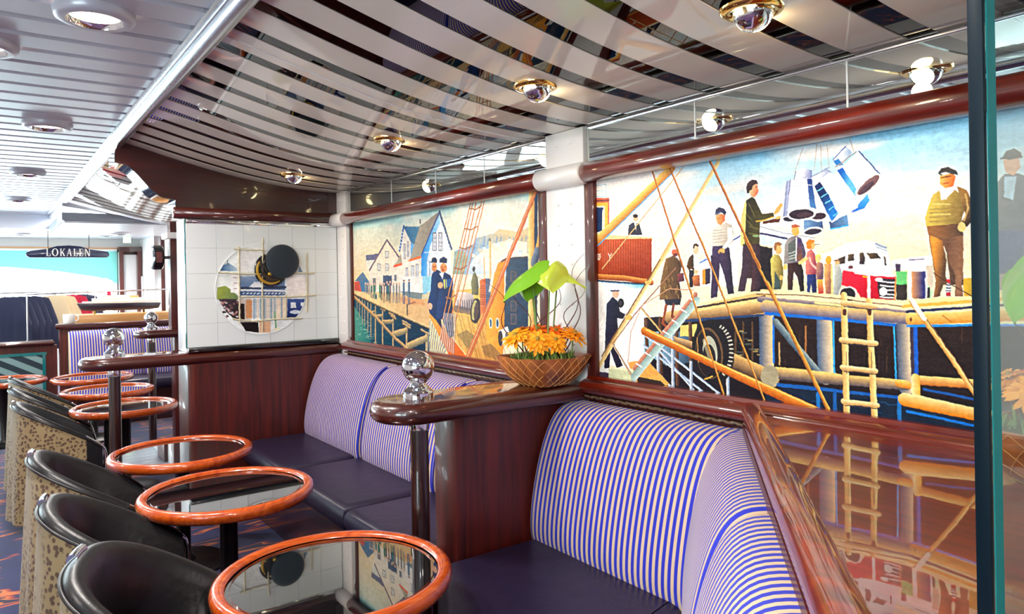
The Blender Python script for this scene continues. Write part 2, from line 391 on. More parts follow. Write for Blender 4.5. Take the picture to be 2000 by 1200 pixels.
# mirror strip between the head rails and the ceiling
for n_, cuts in enumerate(((4.62, 3.97, 3.43, 2.95, 2.45), (2.185, 1.63, 1.08, .53, -.02, -.57))):
    g = empty('mirror_strip', (2.0, (cuts[0]+cuts[-1])/2, 1.93), ('low mirror strip above the quay painting with officers', 'low mirror strip above the milk can painting')[n_], 'mirror', 'mirror strips above the paintings')
    for a, b in zip(cuts[:-1], cuts[1:]):
        MB().box(2.004, 2.011, b+.0025, a-.0025, 1.925, 2.112).build('mirror_panel', 'mirror', g)
        if b != cuts[-1]: MB().box(2.002, 2.011, b-.0025, b+.0025, 1.925, 2.112).build('joint', 'seam_white', g)
    MB().box(1.996, 2.011, cuts[-1], cuts[0], 2.108, 2.1205).build('top_trim', 'brushed', g, bevel=.003)
# ================================================================ LAMPS
def downlight(x, y, label, z=2.374, first=[None]):
    if first[0] is None:
        t = empty('ceiling_downlight', (x, y, z))
        MB().lathe([(.082, -.030), (.100, -.032), (.114, -.024), (.118, -.010), (.118, 0)], 40, cap=False).build('ring', 'slat_white', t, local=True, smooth=0.8)
        MB().lathe([(.082, -.030), (.078, -.018), (.072, -.010)], 40, cap=False).build('reflector', 'chrome', t, local=True, smooth=0.8)
        MB().lathe([(0, -.012), (.074, -.012), (.074, -.010), (0, -.010)], 32, cap=False).build('diffuser', 'lamp_glow', t, local=True)
        ld = bpy.data.lights.new('downlight_lamp', 'AREA'); ld.shape = 'DISK'; ld.size = .15; ld.energy = DOWN_W; ld.color = (1, .93, .86)
        lo = bpy.data.objects.new('downlight_lamp', ld); col.objects.link(lo); lo.parent = t; lo.location = (0, 0, -.034)
        first[0] = t
    else: t = copy_tree(first[0]); t.location = (x, y, z)
    props(t, label, 'ceiling light', 'recessed downlights in the slatted ceiling')
downlight(.285, 2.62, 'large lit round downlight nearest the camera beside the metal rail')
downlight(.265, 4.56, 'second lit round downlight along the metal rail')
downlight(.250, 6.57, 'third round downlight along the metal rail, half washed out')
downlight(.240, 8.60, 'farthest round downlight in the slatted ceiling')
downlight(-.015, 3.16, 'round chrome-edged downlight cut by the left edge of the picture')
downlight(.285, .6, 'round downlight overhead, just out of the picture'); downlight(.285, -1.4, 'round downlight behind the viewpoint')
downlight(-1.4, -.4, 'nearest added fill downlight over the aisle by the windows'); downlight(-1.4, 2.6, 'middle added fill downlight over the aisle by the windows'); downlight(-1.4, 5.6, 'farthest added fill downlight over the aisle by the windows')  # unseen aisle row, added for extra light
downlight(.35, 11.7, 'added downlight brightening the far low ceiling behind the name board', 2.222); downlight(1.35, 11.7, 'added downlight brightening the far low ceiling near the exit sign', 2.222); downlight(1.3, 9.9, 'added downlight brightening the space above the ship model', 2.142)  # lamps added to brighten the far end
def eyeball(x, y, label, tgt, first=[None]):
    z = zc(x)
    if first[0] is None:
        t = empty('spotlight', (x, y, z))
        MB().lathe([(.050, -.003), (.055, -.009), (.070, -.009), (.078, -.003), (.079, .004)], 36, cap=False).build('brass_ring', 'brass', t, local=True, smooth=0.9)
        b = MB().lathe([(.050*math.cos(a), .050*math.sin(a)-.006) for a in np.linspace(-.78, 0.5, 14)], 32, cap=False).build('eyeball', 'chrome', t, local=True, smooth=1.2)
        b.rotation_euler = (0, -.85, 0)
        f = MB().lathe([(0, -.056), (.016, -.053), (.028, -.046), (.034, -.038), (.030, -.034)], 20, cap=False).build('bulb', 'bulb_glow', b, local=True)
        ld = bpy.data.lights.new('spot_lamp', 'SPOT'); ld.energy = SPOT_W; ld.spot_size = math.radians(100); ld.spot_blend = .7; ld.color = (1, .80, .56); ld.shadow_soft_size = .03
        lo = bpy.data.objects.new('spot_lamp', ld); col.objects.link(lo); lo.parent = t; lo.location = (.035, 0, -.075)
        d = Vector((.5, 0, -.72)); lo.rotation_euler = d.to_track_quat('-Z', 'Y').to_euler()
        first[0] = t
    else: t = copy_tree(first[0]); t.location = (x, y, z)
    props(t, label, 'spotlight', 'brass eyeball spotlights in the striped ceiling')
eyeball(1.535, 1.067, 'brass eyeball spotlight nearest the camera, cut by the top edge', None)
eyeball(1.525, 1.92, 'brass eyeball spotlight just left of the white column top', None)
eyeball(1.525, 3.03, 'third brass eyeball spotlight, above the quay painting', None)
eyeball(1.52, 4.34, 'smallest brass eyeball spotlight near the dark wooden frieze', None)
eyeball(1.52, .1, 'brass eyeball spotlight hidden above the glass screen', None)

# ================================================================ PARTITIONS
def stadium(xt, xw, yc, hw, n=18):
    xc = xt+hw
    return [(xc, yc-hw), (xw, yc-hw), (xw, yc+hw), (xc, yc+hw)] + [(xc-hw*math.sin(a), yc+hw*math.cos(a)) for a in np.linspace(0, math.pi, n)[1:-1]]
def finial(t, x, y, z):
    pr = [(.0, 0), (.058, 0), (.058, .020), (.052, .028), (.044, .033), (.032, .046), (.029, .054), (.033, .058), (.033, .066), (.029, .068)]
    MB().lathe(pr, 32, (x, y, z), cap=False).build('finial_base', 'chrome', t, smooth=0.6)
    MB().lathe([(.060*math.cos(a), .112+.060*math.sin(a)) for a in np.linspace(-1.15, math.pi/2, 24)], 40, (x, y, z), cap=False).build('finial_ball', 'chrome', t, smooth=2.0)
def partition(yc, xt, x_pan, px, label, hy=.07, xw=1.985, pil=True, base=False):
    t = empty('booth_partition', (x_pan, yc, 0), label, 'partition')
    bullnose(MB(), stadium(xt, xw, yc, .15), .988, 1.065, .036).build('ledge', 'mahogany_x', t, smooth=0.6)
    MB().box(x_pan+.04, 2.0, yc-hy, yc+hy, 0, .992).build('panel', 'mahogany_z', t)
    MB().box(x_pan, x_pan+.045, yc-hy-.006, yc+hy+.006, 0, .992).build('end_post', 'mahogany_z', t, bevel=.006)
    MB().lathe([(.034, 0), (.034, .945)], 28, (px, yc, 0)).build('post', 'post_wood', t, smooth=0.9)
    MB().lathe([(.036, 0), (.037, .003), (.037, .037), (.036, .04)], 28, (px, yc, .948)).build('collar', 'chrome', t, smooth=0.9)
    finial(t, px, yc, 1.065)
    return t
partition(2.33, 1.09, 1.378, 1.272, 'mahogany partition with chrome ball finial carrying the orange flower bowl')
partition(4.92, .415, .989, .605, 'mahogany partition with long rounded ledge under the white tiled display case', hy=.13, xw=1.995)
partition(7.5, 1.08, 1.42, 1.235, 'farthest mahogany partition with chrome ball, behind the white display case')
# tall wooden wall above the third partition
w3 = empty('partition_screen', (1.7, 7.5, 1.065), 'tall wooden screen on the far partition beside the clock', 'screen')
MB().box(1.40, 2.0, 7.43, 7.57, 1.066, 2.10).build('panel', 'mahogany_z', w3, bevel=.004)
MB().box(1.36, 2.0, 7.36, 7.64, 1.93, 1.99).build('head_rail', 'white_paint', w3, bevel=.01)

# ================================================================ DISPLAY CASE
YF = 4.795
dc = empty('display_case', (1.5, 4.92, 1.065), 'white tiled display case with a round collage window and rope net', 'display case')
MB().box(.990, 1.99, YF+.012, 5.045, 1.0655, 1.905).build('case_body', 'case_white', dc, bevel=.003)
MB().box(.986, .9915, YF-.002, YF+.011, 1.094, 1.905).build('glass_edge', 'teal_edge', dc)
MB().box(.9915, 1.99, YF+.0045, YF+.012, 1.094, 1.905).build('backing', 'grout', dc)
MB().box(1.0, 1.985, YF+.001, YF+.010, 1.905-.028, 1.905).build('top_channel', 'chrome', dc, bevel=.003)
MB().box(.995, 1.99, YF-.02, YF+.010, 1.0655, 1.094).build('bottom_channel', 'black_gloss', dc, bevel=.004)
K = (320, 380, 3.75)
def unY(px, py, y):
    d = FW + RT*(px-1000)/FPX - UP*(py-CYP)/FPX
    return EYE + d*(y/d[1])
def unX(px, py, x):
    d = FW + RT*(px-1000)/FPX - UP*(py-CYP)/FPX
    return EYE + d*(x/d[0])
def kk(a, b): p = unY(K[0]+a/K[2], K[1]+b/K[2], YF); return float(p[0]), float(p[2])
cx_ = [.992, 1.175, 1.345, 1.508, 1.668, 1.828, 1.985]; cz_ = [1.096, 1.243, 1.402, 1.560, 1.722, 1.876]
for i in range(6):
    for j in range(5):
        MB().box(cx_[i]+.0006, cx_[i+1]-.0006, YF-.002, YF+.005, cz_[j]+.0006, cz_[j+1]-.0006).build('tile', 'tile_white', dc, bevel=.0006, seg=1)
# round mahogany rail, carved frieze board with chrome edge above the case
fr = structure(empty('trim_8', (1.5, 4.92, 2.0), kind='structure'))
MB().lathe([(.030, 0), (.037, .006), (.037, 1.035), (.030, 1.04)], 24, (.925, 4.815, 1.942), 'x').build('rail', 'mahogany_x', fr, smooth=0.9)
FO = [(.613, 2.30), (.613, 2.229), (.640, 2.226), (.668, 2.218), (.700, 2.198), (.730, 2.168), (.758, 2.135), (.785, 2.102), (.812, 2.072), (.845, 2.046), (.88, 2.030), (.941, 2.020), (.941, 1.975)]
up_ = [(x, zc(x)-.004) for x in np.linspace(2.010, .64, 30)]
poly = FO + [(2.010, 1.935)] + up_
mb = MB(); n = len(poly)
mb.add([(x, 4.80, z) for x, z in poly] + [(x, 5.04, z) for x, z in poly], [tuple(range(n)), tuple(range(2*n-1, n-1, -1))] + [(i, (i+1) % n, n+(i+1) % n, n+i) for i in range(n)])
mb.build('frieze_board', 'mahogany_dark', fr)
MB().grid(lambda i, j: (FO[i][0]-.004, (4.796, 5.044)[j], FO[i][1]-.004), len(FO), 2).build('chrome_edge', 'chrome', fr, smooth=0.9)
MB().box(1.925, 1.985, 4.785, 4.80, 1.98, 2.12).build('corner_block', 'mahogany_dark', fr)
# rope net in the window
def rope(pts, r=.0055):
    P = [kk(*p) for p in pts]; out = []
    for (a, b), (c, d) in zip(P[:-1], P[1:]):
        n = max(2, int(math.hypot(c-a, d-b)/.012))
        out += [(a+(c-a)*i/n, YF-.0135, b+(d-b)*i/n) for i in range(n)]
    out.append((P[-1][0], YF-.0135, P[-1][1]))
    out = [(x+.0016*math.sin(i*1.5), y, z+.0016*math.cos(i*1.5)) for i, (x, y, z) in enumerate(out)]
    return MB().tube(out, r, 6)
for pts in ([(545, 385), (548, 660), (552, 945)], [(720, 322), (716, 600), (718, 1010)], [(885, 735), (888, 905)], [(1038, 430), (1045, 640), (1040, 862)],
            [(510, 402), (620, 408), (740, 410)], [(392, 572), (560, 582), (760, 585), (1095, 576)], [(540, 752), (700, 748), (900, 752), (1105, 738)], [(500, 912), (640, 930), (800, 915), (1010, 905)]):
    rope(pts).build('net_rope', 'rope_cream', dc, smooth=1.5)
# captain's cap hung on the case
cc = kk(858, 492); pc = kk(780, 552)
cap = empty('captain_cap', (cc[0], YF-.03, cc[1]), 'dark captain cap with gold-trimmed peak hung on the tiled case', 'cap')
MB().lathe([(0, -.046), (.05, -.045), (.090, -.041), (.110, -.034), (.114, -.029), (.110, -.024), (.09, -.019), (.085, -.010)], 40, (cc[0], YF, cc[1]), 'y', cap=False).build('crown', 'navy_cloth', cap, smooth=1.0)
MB().lathe([(.086, -.034), (.088, -.030), (.088, -.009), (.084, -.009)], 40, ((cc[0]+pc[0])/2, YF, (cc[1]+pc[1])/2), 'y', cap=False).build('band', 'black_gloss', cap, smooth=0.8)
MB().lathe([(0, -.020), (.06, -.019), (.108, -.016), (.111, -.0135), (.108, -.011), (0, -.011)], 40, (pc[0], YF, pc[1]), 'y', cap=False).build('peak', 'black_gloss', cap, smooth=0.8)
mb = MB()
mb.tube([(pc[0]+.092*math.cos(a), YF-.0205, pc[1]+.092*math.sin(a)) for a in np.linspace(2.5, 5.35, 26)], [.004+.006*math.sin(math.pi*i/25) for i in range(26)], 6)
mb.build('gold_leaf', 'gold', cap, smooth=1.0)
bx = kk(765, 585); MB().lathe([(0, -.034), (.010, -.032), (.014, -.026), (.014, -.018)], 14, (bx[0], YF, bx[1]), 'y', cap=False).build('badge', 'gold', cap, smooth=1.0)

# ================================================================ BENCHES
BP = [(.02, .42), (.23, .42), (.275, .445), (.288, .50), (.283, .58), (.266, .67), (.243, .76), (.215, .84), (.180, .91), (.142, .957), (.105, .980), (.066, .990), (.02, .992)]
def dense(P, n=40):
    P = np.array(P); d = np.r_[0, np.cumsum(np.hypot(*np.diff(P, axis=0).T))]; t = np.linspace(0, d[-1], n)
    return np.stack([np.interp(t, d, P[:, 0]), np.interp(t, d, P[:, 1])], 1), t
BPD, BPT = dense(BP)
for _ in range(2): BPD[1:-1] = (BPD[:-2]+2*BPD[1:-1]+BPD[2:])/4
def cushion(parent, s0, s1, mapf, u0=0.0, name='back_cushion', nseg=None):
    n = nseg or max(10, int((s1-s0)/.02)); S = np.linspace(s0, s1, n); mb = MB()
    def fn(i, j):
        e = min(S[i]-s0, s1-S[i]); k = 1 - .10*math.exp(-e/.012) - .02*math.exp(-e/.06)
        d, z = BPD[j]; return mapf(S[i], .02+(d-.02)*k, z - (.012*math.exp(-e/.01) if z > .7 else 0))
    mb.grid(fn, n, len(BPD), uvfn=lambda i, j: (u0+S[i], BPT[j]))
    k = len(BPD)
    mb.f += [tuple(range(k)), tuple((n-1)*k+j for j in range(k))[::-1]]
    return mb.build(name, 'stripe_fabric', parent, smooth=1.0)
straight = lambda s, d, z: (1.985-d, s, z)
def seat_slab(parent, poly, z0, z1, name='seat'):
    return bullnose(MB(), poly, z0, z1, .05, 5).build(name, 'leather_seat', parent, smooth=0.8)
b1 = empty('booth_bench', (1.6, 3.5, 0), 'blue and cream striped booth bench under the quay painting', 'bench')
for a, b in ((2.405, 2.98), (2.985, 3.84), (3.845, 4.76)):
    cushion(b1, a, b, straight, u0=a*.37)
MB().tube([(1.985-d-.002, 3.8425, z) for d, z in BPD[6:-3]], .005, 6).build('seam_piping', 'piping_blue', b1, smooth=1.0)
MB().tube([(1.985-d-.002, 2.9825, z) for d, z in BPD[6:-3]], .005, 6).build('seam_piping', 'piping_blue', b1, smooth=1.0)
for a, b in ((2.405, 3.05), (3.054, 3.90)): seat_slab(b1, [(1.27, a), (1.76, a), (1.76, b), (1.27, b)], .35, .475)
seat_slab(b1, [(1.27, 3.904), (1.76, 3.904), (1.76, 4.78), (1.44, 4.78)] + [(1.44-.17*math.sin(a), 4.61+.17*math.cos(a)) for a in np.linspace(.15, 1.57, 8)], .35, .475)
MB().box(1.36, 1.985, 2.405, 4.78, 0, .36).build('plinth', 'mahogany_dark', b1)
b2 = empty('booth_bench', (1.6, 1.6, 0), 'corner booth bench with wide blue and cream stripes under the milk can painting', 'bench')
cushion(b2, 1.22, 2.255, straight, u0=.01)
D0 = np.array([1.955, 1.400]); DE = np.array([-.770, -.638]); DN = np.array([-.638, .770])
def diag(s, d, z): p = D0+DE*s+DN*d*.74; return (float(p[0]), float(p[1]), z)
cushion(b2, -.20, .78, diag, u0=.004); cushion(b2, .784, 1.62, diag, u0=.02)
q = lambda s, d: tuple(D0+DE*s+DN*d)
seat_slab(b2, [(1.30, 2.25)] + [q(.86, .50), q(.86, .22), q(-.05, .22), (1.76, 1.55), (1.76, 2.25)][0:0] + [q(1.0, .72), q(1.0, .2), q(.1, .2), (1.76, 1.50), (1.76, 2.25)], .35, .475)
MB().prism([(1.40, 2.25), q(.95, .62), q(.95, .05), q(0, .05), (1.95, 2.25)], 0, .36).build('plinth', 'mahogany_dark', b2)
# ================================================================ CORNER SHELF
sh = empty('corner_shelf', (1.5, .6, 0), 'wide glossy red wood corner shelf mirroring the milk can painting', 'shelf')
MB().prism([q(.0, -.02), q(1.75, -.02), (.95, -.35), (1.984, -.35), (1.984, 1.40)], 1.02, 1.058).build('shelf_top', 'shelf_wood', sh)
pr = [(-.045, 1.03), (-.045, 1.068), (-.035, 1.080), (-.015, 1.084), (.005, 1.080), (.018, 1.066), (.022, 1.045), (.016, 1.022), (0, 1.012), (-.045, 1.012)]
MB().grid(lambda i, j: (*(D0+DE*(-.03, 1.78)[i]+DN*pr[j % len(pr)][0]), pr[j % len(pr)][1]), 2, len(pr)+1).build('raised_edge', 'shelf_wood', sh, smooth=0.9)
MB().prism([q(.02, -.03), q(1.72, -.03), q(1.72, .018), q(.02, .018)], 0, 1.02).build('backing_panel', 'mahogany_z', sh)
# ================================================================ GLASS SCREEN
gs = empty('glass_screen', (1.4, .30, 1.06), 'upright glass screen with dark teal edge at the right of the picture', 'glass screen')
MB().box(.806, 1.975, .292, .306, 1.0595, 2.10).build('pane', 'screen_glass', gs)
MB().box(.799, .806, .292, .306, 1.0595, 2.10).build('polished_edge', 'edge_dark', gs, bevel=.001)
MB().box(.806, .826, .2905, .2918, 1.0595, 2.10).build('bevel_strip', 'bevel_teal', gs)

# ================================================================ TABLES
def make_table():
    t = empty('cocktail_table', (0, 0, 0))
    MB().lathe([(.312, -.012), (.316, -.004), (.326, .001), (.340, .001), (.351, -.006), (.356, -.020), (.353, -.036), (.343, -.048), (.328, -.052), (.300, -.052), (.300, -.012)], 64, (0, 0, .62), cap=False).build('rim', 'rim_wood', t, local=True, smooth=0.7)
    MB().lathe([(0, .604), (.316, .604), (.316, .598), (0, .598)], 64, cap=False).build('glass_top', 'table_glass', t, local=True, smooth=0.5)
    MB().lathe([(0, .597), (.30, .597), (.30, .570), (0, .570)], 48, cap=False).build('under_board', 'black_gloss', t, local=True, smooth=0.5)
    MB().lathe([(.10, .570), (.06, .55), (.036, .52), (.036, .06), (.06, .03)], 28).build('pedestal', 'dark_metal', t, local=True, smooth=0.8)
    MB().lathe([(0, .03), (.20, .026), (.225, .012), (.225, 0)], 40).build('base', 'dark_metal', t, local=True, smooth=0.7)
    return t
T0 = make_table()
TL = [(.835, 2.075, 'round glass-topped table nearest the camera, cut by the bottom edge'),
      (.815, 3.20, 'second round glass-topped table from the camera, reflecting the white tiled case'),
      (.815, 4.11, 'third round glass-topped table, beside the mahogany partition end'),
      (.79, 5.90, 'fourth round table, seen behind the tall mahogany post'),
      (.80, 6.92, 'fifth round table, mirroring the far striped bench'),
      (.80, 8.00, 'sixth round table, right in front of the far striped bench'),
      (.09, 8.30, 'round table cut by the left edge of the picture')]
for k, (x, y, lb) in enumerate(TL):
    t = T0 if k == 0 else copy_tree(T0)
    t.location = (x, y, 0); t.rotation_euler = (0, 0, k*1.1); props(t, lb, 'table', 'round glass-topped tables with orange wood rims')

# ================================================================ CHAIRS
def chair_path(n=60):
    P = []
    for x in np.linspace(.17, .0, 9): P.append((x, -.275))
    for a in np.linspace(-math.pi/2, -3*math.pi/2, n)[1:-1]: 
        c, s = math.cos(a), math.sin(a); e = .80
        P.append((-.27*abs(c)**e, math.copysign(.275*abs(s)**e, s)))
    for x in np.linspace(.0, .17, 9): P.append((x, .275))
    return np.array(P)
CP = chair_path()
tg = np.gradient(CP, axis=0); tg /= np.linalg.norm(tg, axis=1)[:, None]; CN = np.stack([-tg[:, 1], tg[:, 0]], 1)
if (CN[len(CP)//2]*CP[len(CP)//2]).sum() < 0: CN = -CN
def ch(x):
    t = min(1, max(0, (.17-x)/.44)); return .50 + .27*(t**.9)
def make_chair():
    t = empty('tub_chair', (0, 0, 0)); N = len(CP)
    idx = [i for i in range(N) if CP[i][0] < .10]
    zs = np.linspace(0, 1, 12)
    def outer(i, j):
        k = idx[i]; p = CP[k]; n = CN[k]; h = ch(p[0])-.012; z = h + (.07-h)*zs[j]
        off = .016 + .030*zs[j] + .010*zs[j]*math.sin(i*.62)
        return (p[0]+n[0]*off, p[1]+n[1]*off, z)
    MB().grid(outer, len(idx), 12).build('fabric_cover', 'giraffe', t, local=True, smooth=1.0)
    def shell(i, j):
        p = CP[i]; n = CN[i]; h = ch(p[0])
        prf = [(.010, .16), (.012, .40), (.014, h-.03), (.012, h-.008), (-.004, h+.006), (-.024, h+.004), (-.040, h-.012), (-.052, h-.05), (-.072, h-.16), (-.082, .44), (-.085, .36)][j]
        return (p[0]+n[0]*prf[0], p[1]+n[1]*prf[0], min(prf[1], h+.006) if j < 2 else prf[1])
    MB().grid(shell, N, 11).build('leather_shell', 'leather_dark', t, local=True, smooth=1.2)
    MB().tube([(CP[i][0]+CN[i][0]*.018, CP[i][1]+CN[i][1]*.018, ch(CP[i][0])-.014) for i in range(N)], .006, 6).build('piping', 'leather_dark', t, local=True, smooth=1.2)
    for sy in (-1, 1):
        P = [(.19, sy*.278, .30), (.19, sy*.278, .44), (.182, sy*.278, .475), (.15, sy*.280, .512), (.08, sy*.282, .565)]
        MB().tube(P, .009, 8).build('arm_tube', 'chrome', t, local=True, smooth=1.2)
        for sx in (-.16, .14): MB().lathe([(.014, 0), (.018, .17)], 12, (sx, sy*.20, 0)).build('leg', 'dark_metal', t, local=True, smooth=1.0)
    MB().tube([(CP[i][0]+CN[i][0]*.004, CP[i][1]+CN[i][1]*.004, ch(CP[i][0])+.005) for i in range(N) if CP[i][0] < -.1 and abs(CP[i][1]-.03) < .055], .014, 10).build('chrome_clip', 'chrome', t, local=True, smooth=1.0)
    ins = [(CP[i][0]-CN[i][0]*.088, CP[i][1]-CN[i][1]*.088) for i in range(0, N, 3)]
    bullnose(MB(), ins if sum((ins[i-1][0]*ins[i][1]-ins[i][0]*ins[i-1][1]) for i in range(len(ins))) > 0 else ins[::-1], .30, .45, .04, 4).build('seat', 'leather_dark', t, local=True, smooth=0.9)
    MB().box(-.18, .15, -.21, .21, .16, .31).build('seat_base', 'leather_dark', t, local=True, bevel=.02)
    return t
C0 = make_chair()
CL = [(.43, 2.14, -.32, 'dark leather tub chair at the bottom edge, next to the nearest table'),
      (.405, 2.83, -.12, 'spotted-cover tub chair with chrome clip, second from the camera'),
      (.405, 3.68, -.08, 'spotted-cover tub chair facing the third table, third from the camera'),
      (.385, 5.40, 0.0, 'spotted-cover tub chair with visible chrome arm, beside the tall post'),
      (.385, 6.20, 0.05, 'spotted-cover tub chair, second farthest in the row'),
      (.40, 6.90, 0.12, 'farthest spotted-cover tub chair in the row')]
for k, (x, y, rz, lb) in enumerate(CL):
    t = C0 if k == 0 else copy_tree(C0)
    t.location = (x, y, 0); t.rotation_euler = (0, 0, rz); props(t, lb, 'chair', 'tub chairs with spotted covers')

# ================================================================ FLOWER BOWLS
def spathe(mb, c, yaw, tilt, L, W):
    """heart shaped waxy bract"""
    n, m_ = 14, 9; Rm = Matrix.Rotation(yaw, 3, 'Z') @ Matrix.Rotation(tilt, 3, 'Y')
    def fn(i, j):
        t = i/(n-1); s = (j/(m_-1))*2-1
        wdt = W*(math.sin(math.pi*min(1, t*.94+.06)**.62))**.9
        back = -.28*L*(abs(s)**1.2)*(1-t)**2
        p = Vector((L*t+back-.1*L, s*wdt, .018*math.cos(s*1.5)-.05*L*t*t+.012*math.sin(5*t+3*s)))
        p = Rm @ p; return (p.x+c[0], p.y+c[1], p.z+c[2])
    return mb.grid(fn, n, m_)
def gerbera(parent, c, r, m, tilt, tdir, h):
    Rm = Matrix.Rotation(tdir, 3, 'Z') @ Matrix.Rotation(tilt, 3, 'Y')
    g = MB()
    for ring, (rr, nn, lift) in enumerate(((r, 20, .0), (r*.8, 17, .010), (r*.52, 12, .018))):
        for k in range(nn):
            a = 2*math.pi*(k+.5*ring)/nn + random.uniform(-.08, .08); L = rr*random.uniform(.9, 1.08); wd = r*.14; up = random.uniform(-.010, .012)
            ca, sa = math.cos(a), math.sin(a); pts = []
            for t, ww in ((.14, .5), (.55, 1.0), (.86, .8), (1.0, .12)):
                for s in (-1, 0, 1):
                    x = L*t; y = s*wd*ww; z = lift+up*t-.35*r*(t-.45)**2 + (-.003 if s == 0 else 0)
                    v = Rm @ Vector((x*ca-y*sa, x*sa+y*ca, z)); pts.append((v.x+c[0], v.y+c[1], v.z+c[2]))
            g.add(pts, [(3*i+j, 3*i+j+1, 3*i+j+4, 3*i+j+3) for i in range(3) for j in range(2)])
    fo = g.build('gerbera_petals', m, parent, local=True, smooth=1.5)
    v = Rm @ Vector((0, 0, .012))
    MB().lathe([(0, .012), (r*.14, .010), (r*.2, .0), (r*.15, -.008)], 14, (c[0]+v.x, c[1]+v.y, c[2]+v.z), cap=False).build('flower_core', 'petal_core', parent, local=True, smooth=1.2)
    v = Rm @ Vector((0, 0, -.01))
    MB().tube([(c[0]*.9, c[1]*.9, h), (c[0]*.96, c[1]*.96, (h+c[2])/2), (c[0]+v.x, c[1]+v.y, c[2]+v.z)], .0042, 6).build('flower_stem', 'stem_green', parent, local=True, smooth=1.2)
def arrangement(loc, rz, label):
    random.seed(11)
    t = empty('flower_arrangement', loc, label, 'flowers', 'orange gerbera bowls', rz=rz)
    # square bowl, corner towards local -x ; local x is depth
    def sq(h, k, n=10):                                   # half diagonal h, rounded square outline, k: rounding
        out = []
        for i in range(4*n):
            a = 2*math.pi*i/(4*n) + math.pi; c, s = math.cos(a), math.sin(a); e = 1/((abs(c)**k+abs(s)**k)**(1/k)); out.append((h*e*c, h*e*s))
        return out
    lev = [(.118, .0), (.150, .020), (.182, .050), (.207, .085), (.222, .118), (.212, .118), (.195, .085)]
    R_ = [sq(h, 1.25) for h, _ in lev]; n = len(R_[0]); mb = MB()
    mb.grid(lambda i, j: (*R_[j][i], lev[j][1] + (.006*abs(math.cos(2*math.pi*i/n*2)) if j in (4, 5) else 0)), n, len(lev), closed_u=True)
    mb.f += [tuple(i*len(lev) for i in range(n))]
    mb.build('bowl', 'bowl_clay', t, local=True, smooth=0.9)
    ln = MB()
    for k in range(0, 40, 2):
        for sgn in (1, -1):
            pts = []
            for s in np.linspace(0, 1, 7):
                ii = (k + sgn*5*s) % 40; i0 = int(ii) % 40; f = ii-int(ii); lv = 4*(1-s); l0 = min(3, int(lv)); g = lv-l0
                def P(l, i): return np.array([*R_[l][i % 40], lev[l][1]])
                p = (P(l0, i0)*(1-f)+P(l0, i0+1)*f)*(1-g) + (P(l0+1, i0)*(1-f)+P(l0+1, i0+1)*f)*g
                p[:2] *= 1.008; pts.append(tuple(p))
            ln.tube(pts, .0011, 4)
    ln.build('diamond_lines', 'bowl_line', t, local=True)
    ms = sq(.200, 1.25)
    mm = MB(); mm.grid(lambda i, j: (ms[i][0]*(1-j/5), ms[i][1]*(1-j/5), .098+.022*(j/5)+(.014*random.random() if 0 < j < 5 else 0)), n, 6, closed_u=True)
    mm.build('moss', 'moss', t, local=True)
    tf = MB()
    for k in range(240):
        a = random.uniform(0, 6.28); r = .17*math.sqrt(random.random()); x, y = r*math.cos(a)*.9, r*math.sin(a)*.9; h = random.uniform(.012, .035); d = random.uniform(0, 6.28)
        tf.add([(x-.005*math.cos(d), y-.005*math.sin(d), .112), (x+.005*math.cos(d), y+.005*math.sin(d), .112), (x+random.uniform(-.02, .02), y+random.uniform(-.02, .02), .115+h)], [(0, 1, 2)])
    o = tf.build('moss_tufts', 'stem_green', t, local=True); o['kind'] = 'stuff'
    for (x, y, z, r, m_, tl, td) in ((-.075, .125, .205, .074, 'petal_orange', .5, 2.4), (-.10, .03, .190, .068, 'petal_orange', .75, 3.3), (-.09, -.05, .185, .066, 'petal_orange', .7, 3.6), (-.03, -.14, .205, .072, 'petal_orange', .5, 4.2),
                                     (.02, .02, .222, .066, 'petal_red', .4, 3.1), (.0, -.06, .215, .06, 'petal_red', .5, 3.4), (.06, .10, .215, .06, 'petal_orange', .3, 1.5)):
        gerbera(t, (x, y, z), r, m_, tl, td, .10)
    for (x, y, z, yaw, tilt, L, W, m_) in ((-.01, .045, .470, 2.05, .66, .215, .098, 'leaf_green'), (-.05, -.035, .478, 3.25, .85, .14, .088, 'leaf_lime'), (.02, -.075, .462, 4.15, .40, .175, .074, 'leaf_lime'), (.05, .05, .430, 2.9, .8, .13, .065, 'leaf_green')):
        spathe(MB(), (x, y, z), yaw, tilt, L, W).build('green_bract', m_, t, local=True, smooth=1.5)
        MB().tube([(x*.45, y*.55, .10), (x*.6, y*.7, .26), (x, y, z-.004)], .0042, 6).build('bract_stem', 'stem_green', t, local=True, smooth=1.2)
    for k, (x, y, sw, hh, ox, oy) in enumerate(((.0, .06, .030, .42, .0, .02), (-.01, -.09, .032, .40, .0, -.03), (.02, .09, .036, .46, .0, .08), (.0, -.07, .03, .55, .0, -.06), (.02, .03, .028, .50, .02, -.02), (.01, .11, .03, .44, .0, -.10), (.0, -.10, .028, .50, 0, -.05))):
        pts = []; ph = k*1.7
        for i in range(22):
            s = i/21; pts.append((x+ox*s*2.2+sw*s*math.sin(s*11+ph), y+oy*s*2.2+sw*math.sin(s*9+ph*1.3)*(.4+s), .10+(hh-.1)*s))
        MB().tube(pts, [.0038*(1-.75*i/21) for i in range(22)], 6).build('curly_twig', 'twig', t, local=True, smooth=1.5)
    return t
BZ = math.atan2(2.32, 1.74)           # local +x looks away from the camera
ar = arrangement((1.815, 2.268, 1.0655), BZ, 'orange gerberas and green anthuriums in a brown diamond-cut bowl on the ledge')
a2 = arrangement((1.770, .508, 1.0585), .9, 'orange flower bowl seen through the glass screen at the right edge')
ar.scale = (.87, .87, .96); a2.scale = (.78, .78, .95)
